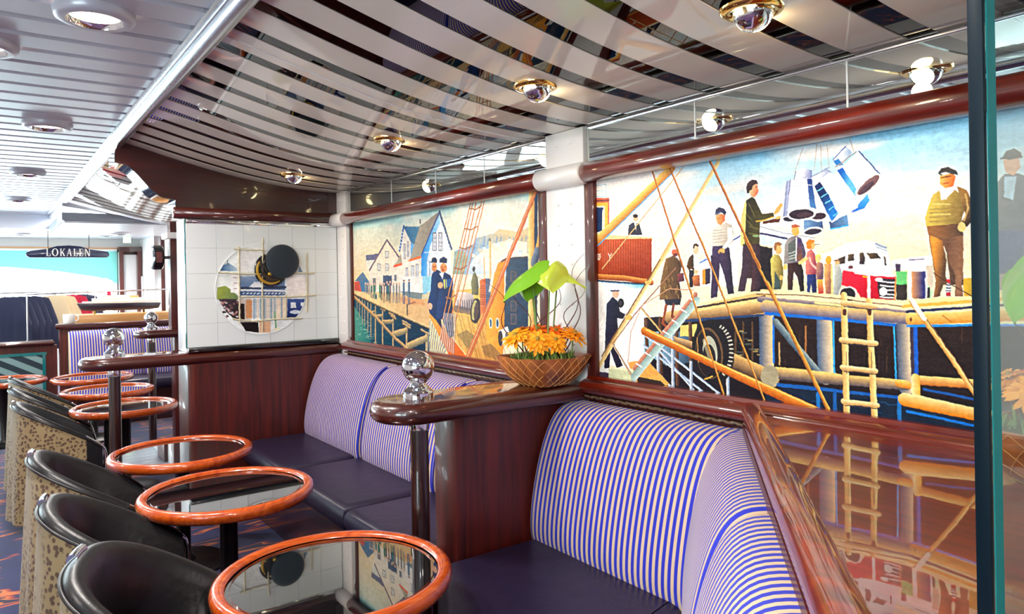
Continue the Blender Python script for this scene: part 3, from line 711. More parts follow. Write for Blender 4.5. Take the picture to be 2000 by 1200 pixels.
# ================================================================ PAINTINGS (vertex-coloured canvases)
class Canvas:
    """vector strokes rasterised onto a flat sheet; un maps sketch coordinates to the sheet plane"""
    def __init__(s, un, ax, a0, a1, z0, z1, W, H, ss=2):
        s.un, s.ax, s.a0, s.a1, s.z0, s.z1, s.W, s.H, s.ss = un, ax, a0, a1, z0, z1, W*ss, H*ss, ss
        s.img = np.zeros((s.H, s.W, 3)); s.fr = (0, 0, 1)
    def m(s, p):
        q = s.un(s.fr[0]+p[0]/s.fr[2], s.fr[1]+p[1]/s.fr[2])
        return ((q[s.ax]-s.a0)/(s.a1-s.a0)*s.W, (q[2]-s.z0)/(s.z1-s.z0)*s.H)
    def pts(s, P): return np.array([s.m(p) for p in P])
    def _mask(s, Q, pad=1):
        x0 = max(0, int(Q[:, 0].min())-pad); x1 = min(s.W, int(Q[:, 0].max())+pad+1); y0 = max(0, int(Q[:, 1].min())-pad); y1 = min(s.H, int(Q[:, 1].max())+pad+1)
        if x1 <= x0 or y1 <= y0: return None
        Y, X = np.mgrid[y0:y1, x0:x1] + .5
        return x0, x1, y0, y1, X, Y
    def paint(s, b, mask, c, a=1.0):
        x0, x1, y0, y1 = b; v = s.img[y0:y1, x0:x1]; mk = (mask*a)[..., None] if mask.dtype != bool else (mask.astype(float)*a)[..., None]
        v += (np.asarray(c, float)-v)*mk
    def poly(s, P, c, c2=None, g=None, a=1.0):
        Q = s.pts(P); r = s._mask(Q)
        if r is None: return
        x0, x1, y0, y1, X, Y = r; ins = np.zeros(X.shape, bool)
        j = len(Q)-1
        for i in range(len(Q)):
            xi, yi = Q[i]; xj, yj = Q[j]
            if yi != yj:
                ins ^= ((yi > Y) != (yj > Y)) & (X < (xj-xi)*(Y-yi)/(yj-yi)+xi)
            j = i
        if c2 is not None:
            A, B = s.pts(g); d = B-A; t = np.clip(((X-A[0])*d[0]+(Y-A[1])*d[1])/(d@d), 0, 1)[..., None]
            c = np.array(c, float)*(1-t)+np.array(c2, float)*t
        s.paint((x0, x1, y0, y1), ins, c, a)
    def line(s, P, wd, c, c2=None, a=1.0, w2=None):
        """stroke; with c2 the stroke is shaded across from c to c2 like a round spar"""
        Q = s.pts(P)
        k = []                                          # local scale at every point
        for p in P:
            A = np.array(s.m(p)); B = np.array(s.m((p[0]+1, p[1]))); C = np.array(s.m((p[0], p[1]+1))); k.append(math.sqrt(abs((B-A)[0]*(C-A)[1]-(B-A)[1]*(C-A)[0])))
        for i in range(len(Q)-1):
            r0_ = wd*k[i]/2; r1_ = (w2 or wd)*k[i+1]/2 if i == len(Q)-2 else wd*k[i+1]/2
            r = s._mask(Q[i:i+2], int(max(r0_, r1_))+2)
            if r is None: continue
            x0, x1, y0, y1, X, Y = r; d = Q[i+1]-Q[i]; L = math.hypot(*d) or 1e-6; d = d/L
            t = ((X-Q[i][0])*d[0]+(Y-Q[i][1])*d[1]); n = (X-Q[i][0])*d[1]-(Y-Q[i][1])*d[0]
            tt = np.clip(t/L, 0, 1); rad = r0_+(r1_-r0_)*tt; ex = np.abs(t-np.clip(t, 0, L))
            mk = np.clip(rad-np.sqrt(n*n+ex*ex)+.5, 0, 1)
            if c2 is not None:
                u = np.clip((n/np.maximum(rad, .5)+1)/2, 0, 1)[..., None]; cc = np.array(c, float)*(1-u)+np.array(c2, float)*u
            else: cc = c
            s.paint((x0, x1, y0, y1), mk, cc, a)
    def ell(s, cx, cy, rx, ry, c, rot=0.0, c2=None, a=1.0):
        A = np.linspace(0, 2*math.pi, 40, endpoint=False); ca, sa = math.cos(rot), math.sin(rot)
        s.poly([(cx+rx*math.cos(t)*ca-ry*math.sin(t)*sa, cy+rx*math.cos(t)*sa+ry*math.sin(t)*ca) for t in A], c, c2, ((cx-rx, cy), (cx+rx, cy)) if c2 is not None else None, a)
    def rect(s, x0, y0, x1, y1, c, c2=None, g=None): s.poly([(x0, y0), (x1, y0), (x1, y1), (x0, y1)], c, c2, g)
    def noise(s, nx, ny, seed):
        r = np.random.default_rng(seed).random((ny+2, nx+2)); yy = np.linspace(0, ny, s.H); xx = np.linspace(0, nx, s.W)
        yi = yy.astype(int); xi = xx.astype(int); fy = (yy-yi)[:, None]; fx = (xx-xi)[None]; fy = fy*fy*(3-2*fy); fx = fx*fx*(3-2*fx)
        return (r[yi][:, xi]*(1-fx)+r[yi][:, xi+1]*fx)*(1-fy)+(r[yi+1][:, xi]*(1-fx)+r[yi+1][:, xi+1]*fx)*fy
    def finish(s, name, mt, place, parent, grain=9, mask=None, rim=.42):
        # brush wobble, then a painterly light/dark rim round every form
        yy, xx = np.mgrid[0:s.H, 0:s.W]
        dx = (s.noise(s.W//12, s.H//12, 31)-.5)*2.6; dy = (s.noise(s.W//12, s.H//12, 32)-.5)*2.6
        src = s.img[np.clip(yy+dy, 0, s.H-1).astype(int), np.clip(xx+dx, 0, s.W-1).astype(int)]
        def blur(a, r):
            for ax_ in (0, 1):
                k_ = np.concatenate([np.repeat(a.take([0], ax_), r, ax_), a, np.repeat(a.take([-1], ax_), r+1, ax_)], ax_); cs_ = np.cumsum(k_, ax_)
                n_ = a.shape[ax_]; a = (cs_.take(range(2*r, 2*r+n_), ax_)-cs_.take(range(0, n_), ax_))/(2*r)
            return a
        s.img = src + rim*(src-blur(blur(src, 7), 7))
        st = s.noise(s.W//26, s.H//5, 41)*.5+s.noise(s.W//9, s.H//12, 42)*.5
        s.img = s.img*(1+(st[..., None]-.5)*.16)
        g_ = s.img.mean(2, keepdims=True); im = g_+(s.img-g_)*1.14; im = im + (im-128)*.06*(1-np.abs(im-128)/128)
        im = im + (s.noise(s.W//6, s.H//3, 5)[..., None]-.5)*grain*2 + (s.noise(s.W//40, s.H//8, 9)[..., None]-.5)*grain
        im = im.reshape(s.H//s.ss, s.ss, s.W//s.ss, s.ss, 3).mean((1, 3)); H, W = im.shape[:2]
        lin = s2l(np.clip(im, 0, 255)).reshape(-1, 3)
        A = s.a0+(s.a1-s.a0)*np.linspace(0, 1, W); Z = s.z0+(s.z1-s.z0)*np.linspace(0, 1, H)
        AA, ZZ = np.meshgrid(A, Z); co = place(AA.ravel(), ZZ.ravel()); L = np.array(parent.location); co = co-L
        idx = np.arange(H*W).reshape(H, W); q = np.stack([idx[:-1, :-1], idx[:-1, 1:], idx[1:, 1:], idx[1:, :-1]], -1).reshape(-1, 4)
        if mask is not None: q = q[mask(AA, ZZ)[:-1, :-1].ravel()]
        me = bpy.data.meshes.new(name); me.vertices.add(H*W); me.vertices.foreach_set('co', co.ravel())
        me.loops.add(q.size); me.loops.foreach_set('vertex_index', q.ravel().astype(np.int32)); me.polygons.add(len(q)); me.polygons.foreach_set('loop_start', np.arange(0, q.size, 4, dtype=np.int32))
        me.update(calc_edges=True); me.validate()
        at = me.color_attributes.new('Col', 'FLOAT_COLOR', 'POINT'); at.data.foreach_set('color', np.c_[lin, np.ones(len(lin))].astype(np.float32).ravel())
        me.materials.append(MATS[mt]); o = bpy.data.objects.new(name, me); col.objects.link(o); o.parent = parent
        return o
PX = 2.004
fE, fP, fQ, fR, fS = (660, 340, 3.158), (680, 380, 7.5), (680, 540, 7.5), (860, 360, 6.818), (860, 536, 6.818)
fA, fB, fC, fD = (1100, 200, 3.75), (1500, 220, 3.75), (1120, 480, 3.334), (1500, 520, 3.334)
fG, fH, fI, fJ = (1240, 400, 7.5), (1420, 320, 6.25), (1480, 440, 6.25), (1680, 460, 6.25)
unP = lambda a, b: unX(a, b, 2.0)

# ---------------------------------------------------------------- painting with the quay and officers
c = Canvas(unP, 1, 4.60, 2.46, 1.93, 1.06, 640, 270)
v = np.linspace(0, 1, c.H)[:, None, None]; u = np.linspace(0, 1, c.W)[None, :, None]
base = np.array([120, 204, 214])*(1-np.clip(v/.12, 0, 1)) + np.array([206, 216, 206])*np.clip(v/.12, 0, 1)
t = np.clip((v-.12)/.45, 0, 1); base = base*(1-t)+np.array([250, 214, 158])*t
n1 = c.noise(7, 9, 3)[..., None]*.6+c.noise(18, 26, 4)[..., None]*.4
c.img[:] = base + (np.array([240, 228, 212])-base)*np.clip((n1-.42)*2.4, 0, .85)*np.clip(1.4-1.2*v, 0, 1)
c.img[:] = c.img + (np.array([244, 228, 208])-c.img)*np.clip((u-.42)*2.2, 0, .75)*np.clip(v*6, 0, 1)
# mountains and smoke
c.fr = fR
c.poly([(180, 890), (300, 850), (420, 800), (480, 710), (600, 680), (700, 650), (780, 600), (880, 610), (1010, 640), (1150, 580), (1350, 560), (1350, 1200), (150, 1200)], (150, 172, 190), (206, 186, 150), ((700, 950), (780, 600)))
for k in range(16):
    x = 470+55*k; c.line([(x, 720+20*math.sin(k*2)), (x-30, 860), (x-70, 980)], 22, ((120, 152, 196), (196, 190, 170), (98, 136, 190))[k % 3], a=.55)
c.poly([(330, 1200), (420, 1000), (500, 930), (570, 870), (640, 850), (760, 770), (840, 760), (900, 730), (1000, 750), (1140, 770), (1140, 960), (820, 980), (740, 1200)], (232, 222, 204), (190, 204, 216), ((600, 850), (500, 1200)))
for k in range(14):
    x = 430+48*k; y = 950-150*math.sin(k/14*3); c.ell(x, y, 34, 26, ((244, 234, 214), (178, 198, 218), (236, 214, 178))[k % 3], .4, a=.6)
c.poly([(150, 1200), (190, 900), (300, 880), (360, 1000), (300, 1200)], (150, 164, 140), a=.8)
# houses
c.fr = fP
c.poly([(250, 890), (440, 865), (385, 960), (255, 975)], (108, 112, 140)); c.poly([(255, 970), (390, 955), (310, 1110), (262, 1060)], (222, 224, 216))
c.poly([(300, 1115), (560, 690), (735, 915), (780, 1000), (780, 1700), (300, 1700)], (240, 228, 206), (226, 222, 214), ((560, 700), (560, 1600)))
c.line([(305, 1110), (560, 665), (735, 920)], 24, (126, 108, 122))
for x, y in ((560, 880), (445, 1065), (562, 1065)): c.rect(x-26, y-52, x+26, y+52, (96, 96, 104)); c.rect(x-20, y-44, x+20, y+44, (226, 226, 222)); c.line([(x, y-44), (x, y+44)], 7, (90, 110, 116)); c.line([(x-20, y), (x+20, y)], 6, (200, 200, 196)); 
c.fr = fE
c.poly([(98, 668), (140, 655), (152, 725), (98, 728)], (204, 96, 84)); c.poly([(100, 660), (150, 603), (188, 662), (182, 728), (142, 728), (128, 662)], (96, 124, 152)); c.poly([(142, 668), (165, 650), (182, 668), (182, 726), (142, 726)], (72, 122, 158))
c.rect(212, 642, 231, 722, (128, 128, 134)); c.rect(274, 626, 328, 690, (76, 92, 118)); c.rect(344, 622, 358, 660, (110, 120, 134))
c.fr = fP
c.poly([(665, 1050), (770, 860), (780, 1010), (780, 1030)], (176, 166, 150)); c.line([(665, 1050), (775, 1020)], 26, (230, 110, 80))
c.poly([(760, 820), (802, 500), (900, 690), (910, 940), (780, 1010)], (236, 228, 218)); c.line([(805, 470), (745, 820)], 30, (58, 98, 160))
for k in range(6): c.ell(790-9*k, 560+48*k, 12, 10, (180, 206, 226))
c.poly([(800, 468), (1040, 475), (1045, 560), (1015, 700), (960, 735), (905, 695)], (62, 106, 142), (92, 140, 166), ((800, 500), (1040, 600)))
c.poly([(905, 700), (960, 735), (990, 700), (930, 900), (905, 940)], (120, 176, 220))
c.poly([(1035, 468), (1320, 250), (1325, 320), (1075, 880), (1045, 925), (890, 975), (905, 920)], (172, 162, 146), (150, 142, 132), ((1040, 500), (1250, 600)))
c.rect(1036, 360, 1056, 432, (98, 92, 92)); c.line([(888, 970), (1048, 918)], 30, (232, 128, 76))
c.poly([(780, 1005), (1060, 935), (1075, 1700), (780, 1700)], (236, 226, 214))
c.poly([(1065, 890), (1325, 320), (1490, 700), (1500, 1700), (1065, 1700)], (226, 230, 236), (206, 222, 236), ((1300, 600), (1300, 1400)))
c.poly([(1060, 890), (1325, 300), (1335, 420), (1190, 760), (1140, 1000), (1150, 1500), (1065, 1500)], (62, 146, 216), (156, 204, 234), ((1080, 900), (1240, 960)))
c.line([(1322, 262), (1065, 880)], 20, (48, 88, 150)); c.line([(1325, 255), (1500, 790)], 34, (78, 96, 124))
for k in range(9): c.ell(1350+17*k, 385+50*k, 9, 9, (190, 202, 214))
for x in (1255, 1340): c.rect(x-28, 560, x+28, 826, (92, 86, 100)); c.rect(x-20, 574, x+20, 816, (222, 224, 232)); c.line([(x, 580), (x, 816)], 5, (110, 110, 130)); [c.line([(x-20, y), (x+20, y)], 4, (110, 110, 130)) for y in (640, 700, 760)]
c.line([(1110, 850), (1500, 850)], 8, (236, 240, 244))
for x, y, w_, h_ in ((818, 830, 14, 110), (868, 800, 14, 110), (850, 1140, 16, 70), (935, 1140, 20, 100), (1000, 1130, 20, 110)): c.rect(x-w_, y-h_, x+w_, y+h_, (120, 104, 116)); c.rect(x-w_+6, y-h_+10, x+w_-5, y+h_-8, (220, 224, 230)); c.line([(x, y-h_+10), (x, y+h_-8)], 5, (130, 130, 140))
c.rect(1180, 980, 1222, 1250, (120, 134, 158)); c.rect(1188, 1000, 1216, 1250, (214, 226, 236))
c.fr = fQ
c.poly([(900, 0), (1080, 0), (1085, 245), (750, 215), (740, 0)], (238, 232, 226)); c.poly([(750, 215), (1085, 243), (1065, 335), (880, 310)], (128, 138, 138)); c.poly([(1080, 0), (1222, 0), (1218, 200), (1086, 245)], (152, 206, 226))
c.poly([(1070, 270), (1210, 215), (1200, 340), (1070, 345)], (206, 196, 164))
# wharf, water, piles
c.poly([(80, 195), (160, 222), (740, 232), (880, 308), (1065, 335), (1210, 330), (1175, 745), (545, 470), (85, 262)], (232, 206, 156), (212, 176, 132), ((400, 250), (900, 500)))
c.poly([(700, 300), (1080, 340), (1120, 420), (800, 400)], (206, 138, 100), a=.5)
c.poly([(80, 272), (545, 490), (1180, 765), (1180, 1200), (80, 1200)], (22, 84, 104), (14, 50, 74), ((200, 500), (1000, 900)))
c.poly([(84, 440), (220, 640), (330, 980), (84, 1000)], (96, 158, 142), (30, 108, 112), ((90, 800), (330, 800)))
for k in range(46):
    r = random.Random(k); x = r.uniform(95, 380); y = r.uniform(520, 990); c.line([(x, y), (x+r.uniform(20, 60), y+r.uniform(-4, 8))], 5, ((150, 206, 186), (30, 110, 116), (206, 230, 206))[k % 3], a=.7)
for k in range(26):
    r = random.Random(k+90); x = r.uniform(420, 1120); y = r.uniform(620, 1060); c.line([(x, y), (x+r.uniform(40, 120), y)], 5, (44, 110, 134), a=.5)
for x, y0, y1, w_ in ((122, 275, 480, 9), (160, 295, 600, 11), (200, 315, 690, 13), (236, 335, 720, 14), (280, 355, 800, 16), (325, 375, 880, 18), (392, 405, 990, 26), (497, 470, 1015, 30), (650, 560, 1045, 32), (850, 690, 1075, 40), (1142, 840, 1130, 44)):
    c.line([(x, y0), (x, y1)], w_, (232, 204, 150), (120, 112, 96))
for p_, q_, w_ in (((330, 520), (385, 515), 22), ((395, 585), (490, 575), 34), ((505, 668), (640, 660), 44), ((665, 845), (835, 795), 62), ((870, 1020), (1135, 905), 74)): c.line([p_, q_], w_, (98, 100, 92), (226, 194, 140))
c.line([(85, 305), (400, 600), (680, 905), (880, 1075)], 34, (120, 104, 84), (240, 196, 140))
for x, y, L in ((470, 470, 60), (590, 535, 90), (620, 580, 70), (785, 650, 120), (790, 690, 110), (1060, 780, 130)): c.line([(x, y), (x+L*.95, y+L*.55)], 24, (96, 84, 70), (226, 196, 146))
c.line([(85, 258), (545, 474), (1178, 752)], 20, (110, 92, 74), (240, 214, 166)); c.line([(85, 276), (545, 494), (1178, 776)], 7, (40, 40, 44))
cols = [(170, 176, 180), (140, 146, 156), (196, 190, 176), (60, 130, 130), (44, 150, 116), (90, 120, 150), (206, 190, 170), (130, 110, 120), (180, 150, 140), (96, 110, 140), (150, 130, 140)]
for k, (x, y0, y1) in enumerate(((245, 100, 240), (275, 110, 250), (305, 105, 270), (335, 120, 300), (375, 110, 320), (400, 240, 330), (350, 240, 310), (480, 120, 340), (520, 110, 375), (560, 85, 360), (605, 80, 385), (655, 110, 380), (700, 100, 385), (740, 110, 380), (580, 120, 350), (455, 110, 310))):
    cc_ = cols[k % len(cols)]; c.line([(x, y0+20), (x, (y0+y1)/2+10)], 34, cc_, tuple(int(q_*.7) for q_ in cc_)); c.line([(x-6, (y0+y1)/2), (x-8, y1)], 14, tuple(int(q_*.7) for q_ in cc_)); c.line([(x+8, (y0+y1)/2), (x+9, y1)], 14, tuple(int(q_*.8) for q_ in cc_)); c.ell(x, y0, 12, 17, (214, 180, 156))
for x, y0, y1 in ((805, 60, 392), (880, 52, 402)): c.line([(x, y0+40), (x, y0+180)], 44, (126, 150, 166), (72, 92, 116)); c.line([(x-12, y0+170), (x-8, y1)], 18, (88, 110, 132)); c.line([(x+12, y0+170), (x+10, y1)], 18, (70, 92, 118)); c.ell(x, y0+14, 12, 17, (206, 172, 150)); c.line([(x-12, y0-2), (x+14, y0-2)], 10, (70, 74, 84))
c.line([(880, 402), (980, 375)], 12, (150, 104, 80)); c.line([(855, 420), (855, 555)], 30, (120, 108, 100), (60, 54, 54)); c.line([(860, 552), (915, 532)], 10, (176, 140, 96))
# ship deck, winch, cabin
c.fr = fE
c.poly([(690, 720), (900, 700), (960, 760), (1020, 960), (1010, 1180), (760, 1150), (700, 1000)], (222, 178, 108), (196, 140, 74), ((800, 800), (950, 1100)))
for k in range(16): x = 700+18*k; c.line([(x+6, 860+4*k), (x+70, 1150)], 5, ((150, 116, 70), (236, 196, 130), (120, 100, 70))[k % 3], a=.6)
c.poly([(730, 990), (790, 960), (860, 1010), (800, 1080)], (116, 104, 76), a=.6); c.poly([(880, 1060), (960, 1040), (1010, 1100), (990, 1150), (900, 1120)], (110, 84, 56), a=.5)
c.poly([(715, 720), (830, 735), (835, 830), (790, 850), (720, 830)], (232, 218, 206), (150, 140, 146), ((740, 730), (780, 850)))
for k in range(7): c.line([(735+14*k, 780), (735+14*k, 830)], 6, (74, 60, 66), a=.8)
for k in range(5): c.line([(720, 830), (830, 850)], 30, (96, 84, 84), a=.2)
c.ell(845, 842, 34, 78, (58, 50, 58), .1); c.ell(838, 838, 18, 62, (176, 166, 120), .1); c.ell(848, 842, 14, 54, (86, 72, 70), .1)
c.poly([(818, 660), (828, 610), (842, 604), (858, 640), (864, 700), (858, 745), (820, 745)], (128, 124, 92), (86, 84, 70), ((820, 680), (864, 690))); c.ell(834, 586, 9, 18, (84, 70, 64))
c.poly([(868, 655), (906, 642), (906, 850), (874, 870)], (216, 132, 84), (180, 96, 66), ((868, 700), (906, 700)))
for j in range(9):
    for k in range(3): c.ell(878+9*k, 690+14*j, 3, 4, (96, 46, 38))
c.poly([(906, 642), (940, 646), (936, 780), (906, 840)], (92, 100, 122))
c.line([(932, 398), (934, 640)], 16, (250, 220, 170), (206, 150, 96)); c.line([(897, 520), (898, 640)], 9, (226, 180, 130)); c.poly([(922, 412), (930, 388), (942, 412)], (120, 124, 120))
c.poly([(1036, 528), (1165, 506), (1170, 960), (1015, 980)], (58, 74, 92), (36, 56, 80), ((1040, 600), (1160, 700)))
for y in (600, 690, 780, 860): c.rect(1058, y, 1096, y+66, (96, 84, 86)); c.rect(1064, y+6, 1090, y+60, (62, 70, 84))
c.poly([(940, 720), (960, 610), (985, 545), (1045, 508), (1022, 600), (1020, 990), (1012, 1120), (905, 1010), (915, 880)], (238, 164, 74), (220, 134, 50), ((930, 800), (1020, 800)))
c.line([(930, 720), (952, 600), (985, 532), (1040, 506), (1165, 500)], 14, (236, 222, 200)); c.line([(1000, 540), (1040, 522), (1160, 512)], 8, (70, 66, 76))
for x in (937, 978): c.ell(x, 920, 11, 33, (246, 232, 206)); c.ell(x, 920, 7, 26, (50, 84, 104))
c.poly([(985, 965), (1040, 940), (1060, 1000), (1000, 1060)], (232, 226, 214)); c.ell(997, 1012, 15, 48, (60, 48, 52)); c.line([(1040, 1000), (1200, 960)], 40, (220, 206, 190), (70, 80, 100))
c.line([(1195, 110), (1190, 1000)], 60, (252, 214, 150), (190, 124, 66)); c.line([(1216, 120), (1212, 1000)], 26, (30, 60, 86)); c.line([(1262, 320), (1215, 520)], 46, (240, 186, 110), (170, 110, 60)); c.line([(1222, 480), (1205, 545)], 52, (130, 140, 150), (50, 60, 80))
# bulwark and officers
c.poly([(556, 872), (592, 858), (690, 985), (800, 1135), (690, 1135), (610, 980)], (244, 158, 84), (206, 104, 40), ((600, 900), (680, 1090))); c.line([(590, 862), (800, 1135)], 7, (250, 196, 140))
for k in range(9): c.line([(565+12*k, 905+22*k), (548+12*k, 1110)], 9, (190, 196, 196), (90, 100, 108), a=.9)
c.poly([(575, 620), (600, 585), (632, 604), (642, 690), (625, 860), (640, 960), (600, 900), (562, 860), (548, 800), (566, 720)], (36, 66, 112), (24, 40, 72), ((560, 700), (640, 720)))
c.ell(590, 575, 17, 28, (222, 148, 100)); c.poly([(572, 545), (576, 520), (596, 512), (608, 530), (606, 550)], (34, 44, 72)); c.ell(563, 815, 16, 20, (226, 176, 150))
c.poly([(618, 720), (628, 640), (652, 605), (690, 625), (706, 665), (700, 760), (712, 1000), (682, 1010), (640, 900), (600, 880)], (38, 64, 108), (22, 36, 66), ((620, 700), (706, 720)))
c.ell(647, 578, 21, 30, (222, 146, 98)); c.ell(640, 590, 8, 12, (196, 110, 70)); c.poly([(622, 545), (624, 520), (646, 510), (668, 524), (668, 550)], (36, 48, 78)); c.poly([(622, 612), (650, 604), (640, 650)], (226, 228, 232))
c.poly([(640, 660), (698, 640), (708, 690), (650, 702)], (30, 82, 136)); c.line([(650, 655), (655, 702)], 9, (226, 206, 90)); c.line([(662, 652), (667, 700)], 5, (226, 206, 90)); c.ell(628, 686, 17, 20, (226, 166, 130))
for x in (584, 596, 636, 656): c.ell(x, 572, 4, 3, (70, 40, 34))
for x in (590, 646): c.line([(x, 574), (x-3, 586)], 4, (170, 90, 60)); c.line([(x-6, 594), (x+6, 593)], 3, (140, 60, 50))
# rigging
for (a, b) in (((812, 182), (640, 900)), ((826, 178), (665, 900)), ((846, 178), (690, 900)), ((880, 172), (700, 860)), ((896, 170), (715, 930))): c.line([a, b], 5, (206, 138, 84)); c.line([(a[0]+3, a[1]), (b[0]+3, b[1])], 2, (120, 70, 50))
for y, x0, x1 in ((212, 805, 880), (338, 775, 855), (455, 745, 822), (580, 715, 790), (760, 660, 720)): c.line([(x0, y), ((x0+x1)/2, y+8), (x1, y-14)], 6, (150, 104, 70))
for k in range(16): c.line([(650+5*k, 860), (620+6*k, 1050+4*k)], 5, ((216, 206, 200), (120, 110, 120))[k % 2], a=.8)
for d in (0, 9, 18, 26): c.line([(1205+d*.6, 110), (778+d, 1140)], 6, ((206, 116, 70), (240, 180, 130))[d % 2]); c.line([(1208+d*.6, 110), (782+d, 1140)], 2, (110, 50, 40))
pt = empty('painting', (2.0, 3.5, 1.08), 'painting of a quay with gabled houses and two ship officers', 'painting')
c.finish('canvas', 'oil_paint', lambda a, z: np.stack([np.full_like(a, PX), a, z], 1), pt)
MB().box(1.984, 2.012, 2.445, 2.500, 1.085, 1.905).build('frame_side', 'mahogany_z', pt, bevel=.004)
MB().box(1.990, 2.012, 4.553, 4.585, 1.085, 1.905).build('frame_side', 'mahogany_z', pt, bevel=.003)
MB().box(1.995, 2.012, 4.585, 4.632, 1.085, 1.905).build('frame_mirror', 'chrome', pt)

# ---------------------------------------------------------------- painting with the milk cans
c = Canvas(unP, 1, 2.20, .10, 1.93, 1.06, 1300, 540)
v = np.linspace(0, 1, c.H)[:, None, None]; u = np.linspace(0, 1, c.W)[None, :, None]
base = np.array([120, 190, 226])*(1-np.clip(v/.34, 0, 1)) + np.array([232, 224, 220])*np.clip(v/.30, 0, 1)
t = np.clip((v-.28)/.26, 0, 1); base = base*(1-t)+np.array([250, 222, 176])*t
base = base + (np.array([246, 238, 230])-base)*np.clip(1-u*2.4, 0, .8)
n1 = c.noise(6, 12, 13)[..., None]*.6+c.noise(16, 36, 14)[..., None]*.4
c.img[:] = base + (np.array([242, 228, 218])-base)*np.clip((n1-.46)*2.6, 0, .8)*np.clip(1.3-1.6*v, 0, 1)
c.fr = fA
# wheelhouse, bridge, boom
c.rect(236, 700, 332, 1010, (206, 108, 84)); c.rect(236, 735, 322, 1010, (250, 180, 84)); c.rect(236, 760, 300, 1010, (246, 226, 200)); c.poly([(236, 770), (292, 770), (282, 800), (280, 940), (236, 955)], (34, 56, 92)); c.line([(236, 722), (330, 718)], 10, (120, 70, 70))
c.line([(240, 610), (310, 602), (310, 690), (240, 690)], 4, (150, 190, 206)); c.line([(275, 605), (275, 690)], 3, (150, 190, 206)); c.line([(240, 650), (310, 648)], 3, (150, 190, 206)); c.ell(420, 790, 46, 100, (246, 240, 234)); c.line([(388, 700), (388, 960)], 8, (214, 206, 206))
c.poly([(468, 972), (476, 900), (512, 876), (552, 890), (574, 972)], (52, 50, 66)); c.poly([(512, 878), (534, 878), (528, 940)], (236, 232, 232)); c.ell(525, 848, 17, 26, (226, 180, 150)); c.ell(524, 832, 18, 14, (48, 40, 44))
c.poly([(236, 968), (648, 990), (648, 1012), (236, 1008)], (244, 196, 146))
c.fr = fC
c.poly([(148, -40), (505, -46), (505, 222), (148, 196)], (190, 92, 56), (138, 56, 36), ((250, -40), (300, 230)))
for k in range(22): c.line([(160+16*k, -40), (160+16*k, 205)], 3, (96, 34, 24), a=.75)
c.fr = fA
c.ell(256, 1132, 13, 24, (240, 226, 200)); c.ell(256, 1132, 7, 17, (176, 80, 50)); c.line([(246, 1156), (268, 1106)], 4, (240, 226, 200)); c.line([(326, 1110), (337, 1130), (350, 1108)], 6, (240, 226, 200)); c.line([(337, 1130), (335, 1158)], 6, (240, 226, 200))
c.fr = fC
c.line([(148, 202), (330, 212), (505, 240)], 30, (120, 52, 30), (236, 168, 96)); c.poly([(148, 222), (470, 246), (462, 760), (340, 880), (148, 880)], (252, 244, 238)); c.poly([(250, 232), (470, 246), (466, 282), (300, 274)], (120, 196, 224), (250, 244, 240), ((380, 236), (372, 290))); c.line([(148, 226), (470, 250)], 7, (60, 40, 40))
c.line([(148, 232), (470, 256)], 5, (60, 120, 160))
# warehouse behind the men
c.fr = fG
c.poly([(930, 850), (1500, 480), (1500, 1200), (930, 1200)], (246, 238, 232)); c.line([(945, 852), (1040, 800)], 16, (40, 120, 190)); c.line([(1430, 520), (1500, 480)], 18, (30, 90, 150))
c.fr = fH
c.poly([(60, 900), (390, 745), (830, 860), (1050, 900), (1090, 1200), (60, 1200)], (240, 234, 230)); c.line([(400, 770), (700, 850), (1060, 905)], 6, (110, 120, 140)); c.line([(400, 850), (720, 915)], 22, (40, 52, 96)); c.poly([(400, 870), (720, 925), (700, 1000), (400, 985)], (206, 220, 232))
c.line([(70, 930), (150, 880)], 16, (30, 80, 140)); c.poly([(385, 1000), (545, 1030), (545, 2200), (385, 2200)], (34, 30, 36))
c.line([(398, 996), (550, 1026)], 10, (226, 190, 150))
# distant yellow shed and buses
c.fr = fJ
c.poly([(370, 300), (560, 270), (860, 232), (1420, 300), (1420, 760), (370, 760)], (250, 230, 190)); c.poly([(370, 305), (860, 235), (870, 420), (380, 420)], (246, 240, 240)); c.line([(590, 300), (760, 288)], 18, (150, 140, 160)); c.rect(420, 345, 480, 440, (84, 72, 90)); c.rect(430, 440, 560, 640, (112, 190, 120)); c.rect(430, 600, 560, 790, (60, 52, 50)); c.rect(790, 370, 880, 640, (206, 190, 170)); c.poly([(790, 580), (880, 690), (860, 760), (790, 760)], (180, 220, 170)); c.rect(800, 640, 840, 760, (60, 50, 60))
c.rect(1250, 520, 1440, 740, (150, 140, 60), (220, 170, 60), ((1440, 600), (1250, 600)))
c.fr = fB
c.poly([(340, 1068), (560, 958), (720, 930), (850, 975), (882, 1050), (905, 1175), (900, 1260), (470, 1260), (400, 1110)], (250, 246, 244), (224, 224, 232), ((600, 1000), (880, 1080)))
for P_ in ([(484, 1078), (558, 1048), (560, 1105), (486, 1118)], [(578, 1042), (624, 1032), (624, 1082), (580, 1092)], [(664, 1030), (690, 1024), (704, 1060), (700, 1110), (664, 1110)], [(716, 1026), (790, 1030), (822, 1066), (742, 1074)], [(838, 1050), (852, 1056), (862, 1120), (850, 1120)]): c.poly(P_, (110, 92, 60), (60, 50, 60), (P_[0], P_[2]))
c.ell(600, 1132, 18, 14, (120, 80, 90)); c.line([(782, 962), (860, 990)], 14, (150, 160, 180)); c.line([(790, 984), (862, 1012)], 8, (170, 178, 196))
c.fr = fD
